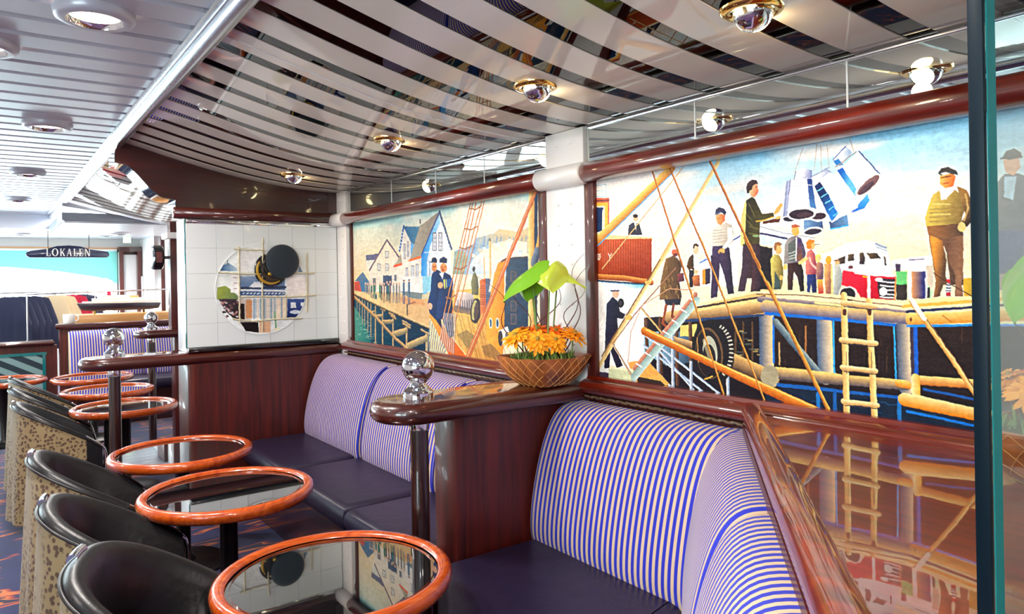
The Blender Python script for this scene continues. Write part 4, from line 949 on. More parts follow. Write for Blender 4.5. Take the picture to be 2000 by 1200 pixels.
c.poly([(474, 60), (485, 25), (560, 40), (830, 66), (826, 222), (600, 206), (580, 175), (540, 138), (474, 122)], (212, 40, 66), (176, 24, 50), ((560, 60), (620, 200))); c.line([(560, 42), (640, 52), (828, 66)], 14, (236, 236, 240)); c.line([(650, 60), (652, 206)], 20, (250, 240, 236)); c.rect(612, 62, 640, 74, (240, 160, 50))
c.poly([(700, 78), (830, 84), (824, 216), (720, 206)], (52, 44, 56)); c.ell(716, 88, 26, 14, (244, 244, 246)); c.ell(745, 165, 24, 28, (240, 240, 244))
for y in (104, 130, 156, 182, 204): c.line([(726, y-4), (826, y+4)], 9, (238, 232, 230)); 
c.line([(826, 70), (820, 218)], 10, (226, 140, 80)); c.ell(518, 178, 58, 48, (236, 200, 200)); c.ell(514, 184, 50, 44, (34, 32, 38)); c.line([(490, 190), (540, 200)], 4, (140, 150, 160))
c.rect(905, 24, 1030, 212, (246, 232, 226)); c.rect(930, 34, 1018, 212, (214, 150, 100), (56, 60, 110), ((930, 100), (1005, 100)))
c.rect(1150, 80, 1186, 200, (230, 226, 220)); c.rect(1152, 84, 1184, 106, (196, 50, 56)); [c.rect(1152, y, 1184, y+9, (40, 52, 84)) for y in (116, 136, 154)]; c.rect(1152, 168, 1184, 196, (176, 60, 66))
c.rect(1380, -400, 2600, 250, (0, 0, 0)) if False else None
# dark under the dock
c.fr = fC
c.poly([(455, 470), (800, 440), (1230, 430), (1310, 440), (1700, 470), (1700, 1250), (560, 1000), (455, 760)], (30, 24, 34), (20, 14, 22), ((700, 500), (1500, 900)))
c.poly([(455, 560), (760, 560), (760, 760), (600, 780), (455, 700)], (150, 190, 210), (60, 80, 100), ((500, 600), (740, 740))); c.poly([(690, 520), (800, 510), (790, 590), (690, 590)], (240, 196, 120))
for x in (470, 560, 665, 755): c.line([(x, 480), (x+8, 900)], 26, (120, 84, 60), (50, 34, 34))
c.fr = fD
c.poly([(-20, 300), (900, 380), (1400, 380), (3400, 380), (3400, 1400), (-20, 1200)], (40, 26, 26), (22, 18, 26), ((400, 400), (400, 1000)))
for k in range(40):
    r = random.Random(k+7); x = r.uniform(60, 1300); y = r.uniform(400, 700); c.line([(x, y), (x, y+r.uniform(30, 120))], 6, ((70, 50, 36), (50, 34, 34), (92, 70, 50))[k % 3], a=.6)
c.poly([(-20, 790), (860, 850), (1400, 1040), (1400, 1200), (-20, 1100)], (20, 40, 62), a=.8)
for k in range(30):
    r = random.Random(k+77); x = r.uniform(20, 1300); y = r.uniform(860, 1060); c.line([(x, y), (x+r.uniform(30, 90), y+4)], 7, (30, 84, 130), a=.6)
# posts and braces
c.line([(878, 392), (892, 790)], 96, (70, 84, 110), (250, 214, 170)); c.line([(930, 392), (940, 720)], 26, (64, 56, 74)); c.line([(952, 392), (962, 720)], 26, (34, 92, 176)); c.line([(815, 390), (828, 770)], 12, (60, 150, 210))
c.line([(360, 350), (370, 720)], 104, (70, 90, 120), (250, 212, 166)); c.line([(420, 360), (426, 700)], 12, (60, 150, 210)); c.line([(320, 830), (322, 1000)], 26, (40, 110, 170)); c.line([(428, 830), (432, 1000)], 24, (34, 90, 150)); c.line([(848, 860), (850, 1040)], 24, (40, 110, 170))
c.line([(240, 390), (240, 600)], 12, (150, 100, 60)); c.line([(68, 500), (70, 640)], 10, (190, 150, 100))
c.fr = fC
c.line([(1250, 455), (1252, 775)], 100, (66, 84, 112), (250, 206, 154)); c.line([(1296, 470), (1298, 760)], 14, (30, 110, 190)); c.line([(1312, 500), (1610, 850)], 46, (60, 76, 92), (150, 162, 160))
for x in (1050, 1100, 1160): c.line([(x, 500), (x, 740)], 14, (80, 60, 44)); 
for k in range(12): r = random.Random(k); x = r.uniform(1040, 1200); y = r.uniform(540, 720); c.line([(x, y), (x+r.uniform(10, 40), y)], 8, ((190, 170, 110), (90, 100, 90))[k % 2], a=.7)
# low logs
c.line([(1020, 745), (1290, 865)], 96, (70, 54, 46), (226, 180, 116)); c.ell(1284, 858, 46, 66, (168, 156, 126), -.25); c.ell(1284, 858, 34, 50, (122, 116, 100), -.25); c.line([(1290, 800), (1280, 905)], 4, (80, 70, 60)); c.line([(1350, 832), (1700, 868)], 78, (72, 64, 66), (240, 192, 120)); c.line([(1330, 905), (1700, 940)], 20, (30, 84, 144))
c.line([(600, 600), (770, 650)], 44, (90, 64, 50), (220, 180, 130))
c.fr = fD
c.line([(30, 690), (470, 738), (895, 775)], 66, (84, 74, 80), (246, 200, 124)); c.ell(6, 715, 58, 72, (160, 150, 126)); c.line([(60, 775), (470, 815), (860, 855)], 20, (30, 86, 150)); c.line([(840, 762), (908, 778)], 44, (196, 120, 40), (250, 196, 110))
c.line([(975, 742), (1400, 772)], 62, (170, 100, 44), (252, 210, 140)); c.line([(955, 725), (958, 850)], 54, (252, 226, 170), (226, 160, 70)); c.line([(885, 868), (1400, 975)], 90, (196, 116, 30), (252, 220, 160)); c.line([(900, 945), (1400, 1050)], 18, (30, 110, 190)); c.line([(1010, 800), (1400, 880)], 18, (34, 80, 140)); c.line([(1400, 772), (3200, 900)], 62, (170, 100, 44), (252, 210, 140)); c.line([(1400, 975), (3200, 1300)], 90, (196, 116, 30), (252, 220, 160))
# dock edge beams
c.fr = fC
c.poly([(560, 462), (800, 400), (1235, 282), (1320, 288), (1310, 440), (1235, 445), (800, 470), (640, 490)], (220, 178, 122)); c.line([(620, 470), (1240, 398)], 72, (96, 72, 56), (240, 198, 136)); c.line([(800, 385), (1240, 290)], 12, (250, 222, 166)); c.line([(800, 402), (1240, 330)], 12, (60, 46, 48)); c.line([(800, 420), (1240, 346)], 14, (240, 200, 140)); c.line([(640, 495), (1230, 450)], 14, (36, 60, 96))
c.poly([(1232, 352), (1312, 356), (1312, 440), (1232, 440)], (150, 122, 116)); c.ell(1268, 398, 22, 24, (112, 104, 108))
c.fr = fD
c.line([(-60, 215), (470, 262), (895, 305)], 36, (60, 66, 96), (176, 150, 140)); c.line([(-20, 260), (470, 305), (895, 340)], 74, (84, 84, 118), (246, 200, 128)); c.line([(-20, 308), (470, 350), (820, 382)], 20, (28, 100, 176)); c.line([(-80, 168), (200, 172), (470, 198), (880, 246)], 18, (250, 226, 172)); c.line([(-80, 182), (200, 188), (470, 214), (880, 262)], 6, (120, 80, 60)); c.line([(300, 238), (470, 256)], 14, (246, 214, 150))
c.line([(880, 246), (1400, 196), (3300, 10)], 24, (250, 226, 160)); c.line([(880, 262), (1400, 222), (3300, 60)], 22, (240, 180, 90)); c.line([(900, 296), (1400, 262), (3300, 130)], 18, (36, 50, 84)); c.line([(930, 345), (1400, 328), (3300, 250)], 78, (206, 140, 66), (252, 208, 130)); c.line([(900, 388), (1400, 384), (3300, 380)], 16, (44, 130, 200)); c.ell(925, 346, 7, 14, (120, 60, 40))
c.line([(1130, 322), (1190, 362)], 8, (190, 120, 60))
# rails, tyre, gangway
c.fr = fC
for a, b in (((460, 580), (960, 975)), ((455, 650), (850, 960)), ((480, 760), (640, 930)), ((560, 690), (780, 940))): c.line([a, b], 15, (226, 232, 240), (130, 150, 180))
for x in (545, 640, 760, 998): c.line([(x, 600 if x < 700 else 760), (x+4, 980)], 22, (236, 238, 244), (110, 126, 150))
c.ell(905, 690, 136, 212, (26, 24, 30), -.12); c.ell(880, 700, 88, 168, (96, 74, 54), -.12); c.ell(876, 704, 80, 158, (34, 28, 34), -.12); c.ell(885, 690, 46, 104, (176, 176, 160), -.12); c.ell(880, 720, 40, 80, (40, 34, 38), -.12)
for k in range(15): a = -1.2+2.2*k/14; c.line([(905+100*math.cos(a)+8, 690+170*math.sin(a)), (905+122*math.cos(a)+8, 690+182*math.sin(a))], 9, (190, 182, 170))
c.line([(850, 870), (900, 850)], 8, (226, 160, 80)); c.line([(800, 600), (810, 760)], 5, (200, 150, 90)); c.line([(850, 620), (900, 780)], 30, (206, 190, 150), a=.6)
c.poly([(350, 760), (470, 740), (620, 900), (560, 930), (400, 900)], (226, 164, 92)); c.poly([(225, 785), (380, 805), (405, 895), (225, 880)], (206, 210, 172)); c.line([(225, 790), (385, 812)], 14, (246, 232, 196)); c.poly([(160, 820), (225, 830), (225, 880), (160, 880)], (70, 56, 76)); c.poly([(400, 850), (560, 880), (620, 930), (420, 900)], (52, 40, 40))
# people on the quay
c.fr = fG
c.poly([(390, 1250), (400, 950), (440, 790), (540, 750), (600, 770), (665, 840), (655, 880), (600, 880), (585, 1000), (615, 1250)], (176, 134, 78), (96, 74, 54), ((400, 1000), (600, 1030))); c.poly([(490, 900), (590, 880), (585, 1000), (610, 1230), (470, 1230)], (84, 66, 54)); c.ell(572, 702, 44, 52, (206, 104, 76)); c.ell(582, 735, 36, 24, (110, 60, 62))
c.fr = fC
c.poly([(574, 180), (600, 90), (650, 60), (702, 130), (680, 210), (700, 330), (690, 352), (555, 352), (562, 240)], (126, 98, 66), (74, 58, 50), ((570, 200), (700, 220)))
for k in range(22): r = random.Random(k); x = r.uniform(575, 680); y = r.uniform(110, 330); c.line([(x, y), (x+6, y+22)], 7, ((166, 130, 84), (60, 48, 42))[k % 2], a=.7)
c.poly([(588, 350), (696, 346), (690, 386), (596, 390)], (44, 44, 58)); c.line([(598, 390), (590, 440), (576, 505), (604, 532)], 18, (140, 76, 50)); c.line([(648, 384), (640, 430), (636, 462), (660, 470)], 17, (120, 62, 46))
c.fr = fG
c.poly([(612, 1010), (702, 1000), (712, 1115), (615, 1142)], (136, 70, 70), (70, 50, 70), ((620, 1020), (710, 1100)))
c.poly([(745, 900), (785, 770), (838, 722), (868, 800), (850, 920), (780, 960)], (96, 70, 40), (50, 38, 34), ((760, 820), (860, 840))); c.poly([(850, 724), (905, 742), (945, 910), (915, 975), (850, 930)], (232, 234, 242)); c.ell(882, 648, 40, 74, (232, 190, 158)); c.poly([(838, 640), (850, 580), (890, 566), (926, 596), (915, 615), (870, 606), (858, 640)], (72, 46, 40)); c.poly([(780, 955), (858, 955), (850, 1080), (840, 1210), (790, 1210)], (46, 40, 50)); c.line([(765, 900), (850, 940)], 30, (84, 56, 34)); c.ell(885, 985, 30, 30, (236, 186, 140))
c.poly([(828, 1065), (880, 1030), (935, 1030), (945, 1195), (850, 1190)], (206, 130, 76), (126, 76, 60), ((840, 1060), (940, 1160))); c.poly([(978, 950), (1022, 942), (1030, 1160), (978, 1175)], (232, 140, 50)); c.poly([(1022, 940), (1092, 930), (1096, 1150), (1022, 1170)], (52, 44, 66))
c.poly([(1128, 575), (1310, 580), (1375, 640), (1400, 850), (1432, 1260), (1350, 1260), (1285, 1000), (1215, 790), (1205, 1000), (1190, 1260), (1128, 1260), (1112, 800)], (78, 64, 96), (44, 38, 60), ((1120, 700), (1400, 760)))
c.poly([(1108, 480), (1128, 360), (1215, 302), (1320, 258), (1408, 300), (1432, 400), (1425, 530), (1330, 640), (1290, 600), (1128, 605)], (232, 222, 208), (176, 164, 150), ((1150, 400), (1420, 460)))
for y in (370, 410, 455, 500, 545): c.line([(1135, y+10), (1230, y), (1330, y-14)], 10, (168, 156, 146), a=.8)
c.poly([(1345, 330), (1412, 340), (1428, 500), (1350, 620), (1290, 660), (1270, 620), (1350, 520)], (240, 232, 220)); c.ell(1258, 680, 52, 40, (232, 160, 100), -.4)
c.poly([(1170, 150), (1262, 134), (1312, 150), (1308, 230), (1245, 300), (1200, 272), (1180, 220)], (240, 170, 118), (206, 110, 66), ((1180, 200), (1310, 200))); c.poly([(1165, 140), (1176, 72), (1222, 40), (1292, 60), (1332, 112), (1310, 152), (1262, 118), (1190, 148)], (56, 54, 82)); c.line([(1168, 140), (1250, 112)], 14, (120, 120, 146)); c.line([(1200, 205), (1240, 196)], 6, (150, 70, 50))
c.fr = fC
c.poly([(888, 60), (950, 90), (942, 230), (930, 335), (888, 342), (896, 200)], (60, 48, 74)); c.poly([(945, 40), (1015, 60), (1024, 180), (1042, 312), (1000, 316), (975, 170)], (70, 56, 80), (44, 38, 58), ((960, 100), (1030, 110)))
# tall man reaching for the cans
c.fr = fH
c.poly([(155, 1000), (165, 640), (205, 480), (250, 420), (230, 700), (205, 1010)], (212, 198, 128))
c.poly([(200, 1000), (390, 1000), (388, 1400), (210, 1400)], (70, 52, 58), (44, 34, 42), ((210, 1100), (380, 1100)))
c.poly([(225, 450), (292, 402), (332, 428), (398, 575), (420, 610), (555, 598), (566, 650), (460, 690), (395, 712), (390, 780), (385, 1005), (205, 1012), (212, 820), (222, 640)], (44, 42, 34), (72, 66, 40), ((230, 600), (400, 640)))
for a, b in (((250, 480), (330, 640)), ((240, 700), (300, 760)), ((260, 760), (380, 800)), ((240, 620), (290, 690)), ((260, 850), (380, 870))): c.line([a, b], 12, (108, 100, 58), a=.8)
c.line([(345, 705), (450, 690), (560, 648)], 14, (216, 170, 84)); c.poly([(425, 706), (600, 664), (642, 642), (625, 712), (430, 732)], (92, 50, 36)); c.poly([(558, 602), (600, 530), (652, 478), (670, 500), (625, 588), (570, 622)], (238, 168, 104)); c.ell(615, 655, 34, 16, (230, 170, 110), -.3); c.ell(345, 880, 44, 16, (120, 140, 100))
c.poly([(262, 290), (300, 245), (358, 248), (374, 330), (352, 382), (320, 412), (280, 396), (262, 340)], (244, 190, 150), (206, 116, 84), ((280, 300), (375, 340))); c.poly([(232, 362), (224, 300), (240, 235), (290, 196), (350, 200), (372, 242), (330, 248), (302, 272), (292, 318), (268, 330), (262, 360)], (62, 44, 50)); c.line([(335, 285), (362, 285)], 6, (70, 40, 40)); c.line([(338, 360), (362, 352)], 6, (170, 70, 60))
c.fr = fC
c.poly([(1098, -10), (1150, -10), (1140, 120), (1112, 296), (1064, 300), (1092, 150)], (64, 48, 62)); c.poly([(1148, -10), (1208, -10), (1218, 150), (1212, 298), (1148, 300), (1162, 150)], (84, 56, 60), (44, 34, 46), ((1150, 100), (1215, 100)))
# captain with white cap
c.poly([(204, 560), (212, 380), (250, 332), (282, 358), (300, 428), (335, 448), (318, 478), (280, 470), (288, 562)], (38, 42, 66), (26, 26, 44), ((210, 420), (290, 440))); c.poly([(204, 558), (288, 558), (262, 650), (318, 782), (276, 796), (236, 680), (230, 796), (196, 798)], (34, 32, 52)); c.ell(270, 312, 21, 30, (226, 176, 150)); c.poly([(232, 296), (238, 262), (272, 250), (298, 274), (290, 296)], (246, 246, 250)); c.line([(240, 294), (292, 294)], 8, (40, 60, 100)); c.ell(304, 374, 20, 30, (20, 20, 26)); c.ell(302, 374, 10, 16, (60, 60, 70))
# group by the shed
c.fr = fI
c.poly([(145, 420), (190, 350), (250, 366), (282, 420), (302, 560), (294, 700), (270, 785), (170, 785), (152, 600)], (206, 190, 110), (120, 104, 60), ((160, 500), (290, 520))); c.poly([(200, 560), (262, 680), (262, 785), (190, 785)], (70, 84, 84)); c.ell(242, 300, 38, 56, (236, 174, 116)); c.poly([(184, 262), (200, 214), (240, 202), (286, 230), (268, 252), (230, 246), (215, 300), (195, 310)], (150, 104, 70)); c.ell(275, 640, 20, 32, (240, 180, 110))
c.poly([(352, 430), (505, 430), (545, 560), (560, 806), (508, 806), (470, 620), (432, 570), (412, 790), (358, 796), (354, 600)], (70, 46, 46), (36, 28, 34), ((360, 560), (550, 580)))
c.poly([(305, 480), (320, 250), (345, 180), (400, 140), (455, 122), (520, 158), (556, 250), (575, 350), (545, 440), (500, 450), (350, 470)], (150, 144, 140), (84, 74, 96), ((330, 300), (560, 320))); c.poly([(360, 230), (450, 160), (456, 430), (366, 440)], (96, 100, 98)); c.poly([(470, 160), (520, 170), (536, 420), (470, 430)], (76, 62, 110), (130, 90, 60), ((490, 180), (500, 430))); c.line([(462, 150), (456, 430)], 14, (236, 232, 226))
for y in (330, 370, 400): c.line([(370, y+14), (450, y-8)], 14, (190, 196, 190), a=.8)
c.ell(325, 515, 26, 34, (240, 190, 110)); c.ell(450, 68, 46, 62, (238, 170, 100)); c.poly([(398, 30), (406, -8), (450, -14), (512, 12), (455, 26)], (178, 98, 66))
c.poly([(572, 600), (578, 400), (592, 322), (642, 288), (690, 350), (706, 470), (704, 604)], (214, 132, 120), (140, 66, 80), ((590, 440), (700, 460))); c.poly([(588, 600), (704, 604), (710, 824), (655, 826), (640, 720), (625, 826), (590, 815)], (46, 62, 116), (34, 40, 76), ((600, 700), (700, 720))); c.ell(656, 246, 34, 46, (238, 176, 116)); c.poly([(586, 280), (582, 210), (620, 172), (672, 180), (688, 206), (646, 222), (644, 284), (610, 296)], (206, 128, 40)); c.line([(690, 236), (742, 232)], 8, (40, 44, 70)); c.line([(500, 460), (580, 410)], 40, (242, 196, 130)); c.line([(620, 400), (650, 480), (700, 530)], 26, (230, 170, 160))
c.poly([(700, 480), (730, 440), (785, 470), (795, 570), (785, 664), (708, 664)], (180, 130, 110), (110, 80, 96), ((710, 520), (790, 560))); c.poly([(714, 664), (786, 664), (790, 834), (730, 834)], (214, 176, 80), (180, 70, 70), ((740, 670), (760, 830))); c.ell(728, 400, 36, 50, (246, 206, 120)); c.ell(740, 410, 22, 34, (240, 190, 140))
c.poly([(805, 470), (885, 470), (896, 700), (884, 836), (820, 836), (800, 620)], (226, 166, 106), (150, 104, 90), ((810, 600), (890, 620))); c.ell(852, 425, 34, 50, (236, 160, 60))
c.poly([(925, 470), (985, 470), (1024, 600), (1010, 740), (972, 850), (908, 846), (926, 640)], (196, 196, 186), (150, 150, 150), ((930, 600), (1010, 620))); c.ell(960, 448, 28, 34, (222, 170, 120)); c.line([(925, 430), (1000, 432)], 12, (110, 84, 80)); c.line([(890, 500), (900, 830)], 26, (240, 200, 140))
# stout old man, man with hat
c.fr = fB
c.poly([(1155, 825), (1402, 808), (1425, 900), (1412, 1050), (1425, 1262), (1330, 1262), (1292, 960), (1265, 1000), (1305, 1262), (1225, 1262), (1182, 980)], (150, 104, 66), (80, 62, 56), ((1170, 950), (1420, 980)))
c.poly([(1145, 770), (1168, 690), (1200, 602), (1252, 568), (1292, 640), (1350, 558), (1412, 600), (1436, 700), (1404, 812), (1150, 832)], (214, 186, 96), (126, 104, 66), ((1170, 700), (1430, 720)))
for y in (700, 730, 760, 790): c.line([(1180, y+8), (1290, y+4), (1400, y-18)], 9, (150, 126, 76), a=.8)
for y in (670, 745): c.line([(1200, y), (1330, y)], 8, (236, 214, 140), a=.7)
c.poly([(1378, 540), (1442, 562), (1482, 640), (1526, 742), (1455, 832), (1412, 852), (1388, 830), (1442, 752), (1408, 650)], (150, 116, 70), (70, 54, 46), ((1400, 650), (1520, 720))); c.line([(1440, 600), (1460, 700), (1430, 790)], 14, (214, 176, 120), a=.7); c.ell(1412, 838, 30, 36, (242, 190, 130))
c.poly([(1248, 562), (1330, 532), (1372, 556), (1305, 622), (1262, 642)], (240, 240, 244)); c.poly([(1254, 462), (1340, 444), (1368, 470), (1352, 540), (1290, 556), (1254, 524)], (246, 176, 104), (206, 112, 60), ((1260, 500), (1366, 500))); c.line([(1270, 520), (1320, 512)], 7, (170, 70, 50)); c.line([(1262, 476), (1330, 466)], 8, (110, 60, 50)); c.poly([(1238, 442), (1260, 410), (1312, 398), (1374, 424), (1384, 458), (1340, 452), (1300, 440), (1260, 462)], (70, 66, 66)); c.poly([(1255, 446), (1300, 434), (1330, 446), (1290, 458)], (230, 226, 220))
c.fr = fJ
c.poly([(838, 0), (990, 60), (1046, 300), (1030, 500), (965, 742), (888, 756), (915, 500), (872, 250)], (226, 150, 70), (96, 72, 56), ((870, 300), (1020, 320))); c.poly([(985, 40), (1246, 0), (1250, 300), (1228, 560), (1244, 742), (1146, 746), (1150, 490), (1090, 352)], (110, 80, 66), (140, 104, 80), ((1050, 200), (1240, 220)))
c.fr = fB
c.poly([(1600, 860), (1632, 560), (1722, 448), (1832, 446), (1960, 500), (1990, 900), (1700, 905)], (128, 124, 122), (92, 92, 104), ((1640, 600), (1950, 640))); c.poly([(1620, 858), (1810, 868), (1990, 880), (1950, 1300), (1640, 1300)], (92, 96, 124)); c.poly([(1722, 470), (1812, 466), (1790, 640), (1722, 620)], (190, 208, 222)); c.poly([(1718, 344), (1832, 328), (1842, 400), (1792, 462), (1730, 434)], (222, 168, 140)); c.poly([(1700, 334), (1738, 282), (1792, 262), (1852, 298), (1846, 330), (1762, 348)], (84, 78, 78)); c.line([(1700, 336), (1850, 322)], 16, (64, 58, 60))
c.poly([(1640, 1180), (2600, 1180), (2600, 1300), (1640, 1300)], (236, 196, 150), a=.5)
# milk cans on ropes
for a, b in (((250, 255), (190, 440)), ((352, 232), (330, 430)), ((380, 240), (386, 430)), ((425, 236), (442, 405)), ((590, 192), (622, 285))): c.line([a, b], 4, (170, 140, 120))
c.poly([(598, 735), (722, 596), (738, 640), (702, 702)], (30, 104, 184), (90, 170, 224), ((620, 730), (730, 620))); c.poly([(440, 800), (572, 748), (584, 830), (452, 858)], (64, 84, 120), (110, 150, 190), ((450, 820), (580, 800))); c.line([(452, 852), (582, 826)], 10, (70, 170, 220))
c.poly([(255, 790), (392, 780), (398, 872), (258, 882)], (116, 150, 186), (60, 84, 120), ((260, 820), (395, 830))); c.ell(325, 868, 74, 30, (232, 232, 236), -.12); c.ell(324, 872, 64, 20, (54, 46, 62), -.12); c.ell(366, 762, 64, 36, (236, 236, 240), -.12); c.ell(366, 760, 54, 24, (62, 44, 60), -.12)
c.poly([(128, 505), (168, 488), (146, 760), (104, 775)], (120, 130, 170), (236, 236, 242), ((120, 600), (160, 600))); c.line([(158, 496), (136, 750)], 12, (70, 84, 150)); c.ell(150, 778, 52, 24, (232, 232, 238)); c.ell(150, 780, 46, 17, (50, 42, 60))
c.poly([(182, 492), (200, 428), (250, 408), (318, 424), (312, 485)], (246, 242, 240), (96, 110, 160), ((230, 440), (322, 450))); c.poly([(160, 492), (312, 480), (346, 716), (338, 748), (136, 752), (134, 720)], (252, 250, 250), (244, 240, 242), ((200, 500), (300, 700))); c.poly([(280, 486), (314, 482), (346, 706), (300, 690)], (34, 60, 120), (84, 130, 180), ((290, 500), (340, 690))); c.line([(170, 540), (315, 530)], 5, (206, 206, 216)); c.line([(200, 432), (185, 490)], 6, (90, 90, 130)); c.ell(238, 744, 106, 48, (246, 246, 248), -.06); c.ell(238, 744, 92, 36, (50, 38, 52), -.06); c.ell(262, 750, 58, 20, (74, 56, 66), -.06)
c.poly([(306, 482), (420, 406), (458, 436), (350, 524)], (250, 250, 252), (150, 160, 190), ((330, 470), (440, 430))); c.line([(315, 470), (440, 402)], 7, (120, 126, 160)); c.poly([(334, 530), (440, 440), (532, 466), (655, 655), (648, 690), (462, 806), (420, 722)], (252, 250, 252), (240, 236, 240), ((400, 560), (600, 640)))
c.poly([(334, 538), (372, 506), (440, 606), (506, 742), (462, 796), (404, 690)], (24, 48, 96), (40, 120, 190), ((380, 600), (500, 680)))
for k in range(5): c.line([(352+30*k, 575+46*k), (404+26*k, 545+46*k)], 7, (120, 200, 232))
c.line([(462, 800), (648, 690)], 10, (206, 216, 232))
c.poly([(466, 352), (500, 290), (565, 248), (612, 292), (545, 370), (500, 392)], (248, 248, 250), (150, 170, 200), ((500, 320), (590, 310))); c.poly([(468, 352), (500, 392), (545, 380), (510, 340)], (50, 120, 180)); c.line([(470, 345), (560, 250)], 8, (70, 100, 150)); c.line([(488, 400), (640, 286)], 9, (150, 140, 140))
c.poly([(505, 420), (560, 376), (650, 288), (695, 308), (812, 450), (800, 480), (640, 612), (560, 510)], (253, 251, 252), (236, 236, 242), ((580, 420), (760, 500))); c.poly([(500, 424), (540, 402), (655, 580), (634, 612), (560, 516)], (28, 96, 176), (110, 180, 226), ((520, 450), (600, 470))); c.line([(660, 282), (810, 448)], 9, (60, 90, 140)); c.ell(726, 530, 118, 44, (250, 250, 250), -.73); c.ell(728, 532, 104, 32, (120, 92, 96), -.73); c.ell(716, 552, 70, 22, (84, 66, 78), -.73)
# ladder
c.fr = fD
for x0, x1 in ((488, 508), (652, 688)): c.line([(x0, 190 if x0 < 600 else 225), (x1, 1010)], 42, (206, 160, 96), (252, 224, 160)); c.line([(x0+4, 290), (x0+5, 310)], 26, (90, 50, 44)); c.line([(x0+16, 560), (x0+18, 700)], 5, (130, 90, 60))
for y, a, b in ((248, 470, 692), (490, 462, 704), (670, 470, 702), (892, 476, 712)): c.line([(a+10, y-10), (b-8, y+14)], 34, (176, 132, 84), (254, 234, 180)); c.line([(a+20, y+14), (b-10, y+36)], 6, (60, 50, 60))
# spars and ropes in front
c.fr = fA
c.line([(215, 1040), (790, 480)], 54, (176, 116, 60), (255, 206, 120)); c.line([(232, 1066), (800, 512)], 8, (90, 150, 190)); c.line([(1128, 440), (660, 1240)], 30, (206, 164, 110), (252, 222, 160), a=.92); c.line([(872, 478), (280, 1220)], 7, (206, 170, 120))
c.fr = fC
c.line([(640, -30), (160, 790)], 26, (196, 156, 96), (250, 222, 164), a=.9); c.line([(560, 90), (180, 720)], 8, (120, 90, 60)); c.line([(300, 300), (160, 560)], 0.1, (0, 0, 0)); c.ell(480, 240, 20, 12, (226, 180, 110)); c.ell(355, 468, 24, 16, (226, 180, 110)); c.line([(660, 145), (400, 440), (250, 640), (390, 880)], 7, (150, 110, 90)); c.line([(780, 290), (620, 280), (440, 390), (370, 560), (350, 760)], 5, (196, 150, 120)); c.line([(250, 640), (390, 870)], 12, (226, 206, 176), (120, 90, 70)); c.line([(440, 410), (600, 600)], 12, (236, 200, 140), (150, 110, 70))
c.line([(395, 800), (790, 318)], 30, (150, 92, 76), (206, 150, 126)); c.line([(388, 858), (800, 356)], 44, (196, 214, 208), (134, 160, 156)); 
for k in range(7): c.line([(405+58*k, 768-71*k), (440+58*k, 790-71*k)], 9, (236, 240, 236))
c.line([(455, 556), (900, 770), (1590, 1090)], 46, (150, 74, 24), (244, 160, 70), w2=70); c.line([(470, 548), (900, 752), (1590, 1062)], 8, (252, 196, 120))
for a, b, w_ in (((650, -40), (980, 990), 13), ((820, -50), (1252, 1040), 13), ((1110, -50), (1660, 1090), 17)): c.line([a, b], w_, (130, 78, 36), (232, 176, 96))
c.fr = fA
for a, b, w_ in (((650, 510), (880, 1230), 13), ((778, 486), (1085, 1210), 13), ((1072, 436), (1436, 1210), 18)): c.line([a, b], w_, (120, 60, 34), (226, 160, 84))
c.fr = fD
c.line([(-10, 110), (400, 960)], 24, (140, 84, 34), (240, 184, 100)); c.line([(930, 228), (1190, 600), (1400, 920)], 34, (190, 130, 66), (252, 226, 164)); c.line([(950, 240), (1210, 600), (1420, 930)], 6, (110, 60, 40)); c.line([(930, 220), (1010, 340)], 30, (250, 236, 214))
pt = empty('painting', (2.0, 1.2, 1.08), 'large painting of quay workers and hanging milk cans on ropes', 'painting')
c.finish('canvas', 'oil_paint', lambda a, z: np.stack([np.full_like(a, PX), a, z], 1), pt)
MB().box(1.984, 2.012, 2.138, 2.192, 1.085, 1.905).build('frame_side', 'mahogany_z', pt, bevel=.004)

# ---------------------------------------------------------------- round collage behind the tiled case front
ccx, ccz = kk(722, 695); RR = .300
c = Canvas(lambda a, b: unY(a, b, YF), 0, ccx-RR, ccx+RR, ccz+RR, ccz-RR, 210, 210); c.fr = K
c.img[:] = np.array([232, 238, 240])
c.rect(380, 560, 560, 700, (236, 242, 240)); c.poly([(390, 680), (450, 670), (500, 700), (540, 740), (540, 770), (390, 770)], (150, 160, 80), (110, 130, 90), ((400, 700), (520, 760))); c.rect(490, 590, 545, 720, (246, 246, 246))
for y in (610, 650, 690): c.line([(510, y), (535, y)], 5, (150, 120, 120))
c.poly([(410, 560), (430, 520), (470, 500), (530, 540), (540, 565)], (70, 100, 140), (170, 190, 206), ((420, 550), (520, 540))); c.line([(465, 480), (470, 520)], 5, (90, 100, 110))
c.poly([(400, 765), (550, 765), (550, 930), (500, 900), (440, 840)], (70, 60, 66), (40, 34, 40), ((420, 780), (540, 900)))
for k in range(40): r = random.Random(k); x = r.uniform(415, 545); y = r.uniform(775, 900); c.ell(x, y, 9, 7, ((170, 130, 130), (40, 40, 56), (120, 90, 90), (200, 190, 196))[k % 4])
c.rect(550, 600, 885, 740, (150, 170, 196), (60, 86, 130), ((700, 600), (700, 740))); c.line([(560, 685), (885, 680)], 18, (60, 70, 96)); c.line([(560, 700), (885, 706)], 14, (226, 232, 240)); c.poly([(620, 680), (660, 640), (700, 640), (720, 680)], (226, 230, 236))
for k in range(12): c.line([(580+26*k, 728), (590+26*k, 722)], 8, (226, 230, 236))
c.rect(555, 765, 640, 915, (206, 196, 190)); c.rect(600, 770, 645, 905, (206, 150, 110)); c.rect(555, 800, 590, 915, (40, 30, 32)); c.rect(650, 765, 885, 905, (190, 200, 210), (230, 214, 200), ((660, 800), (880, 800)))
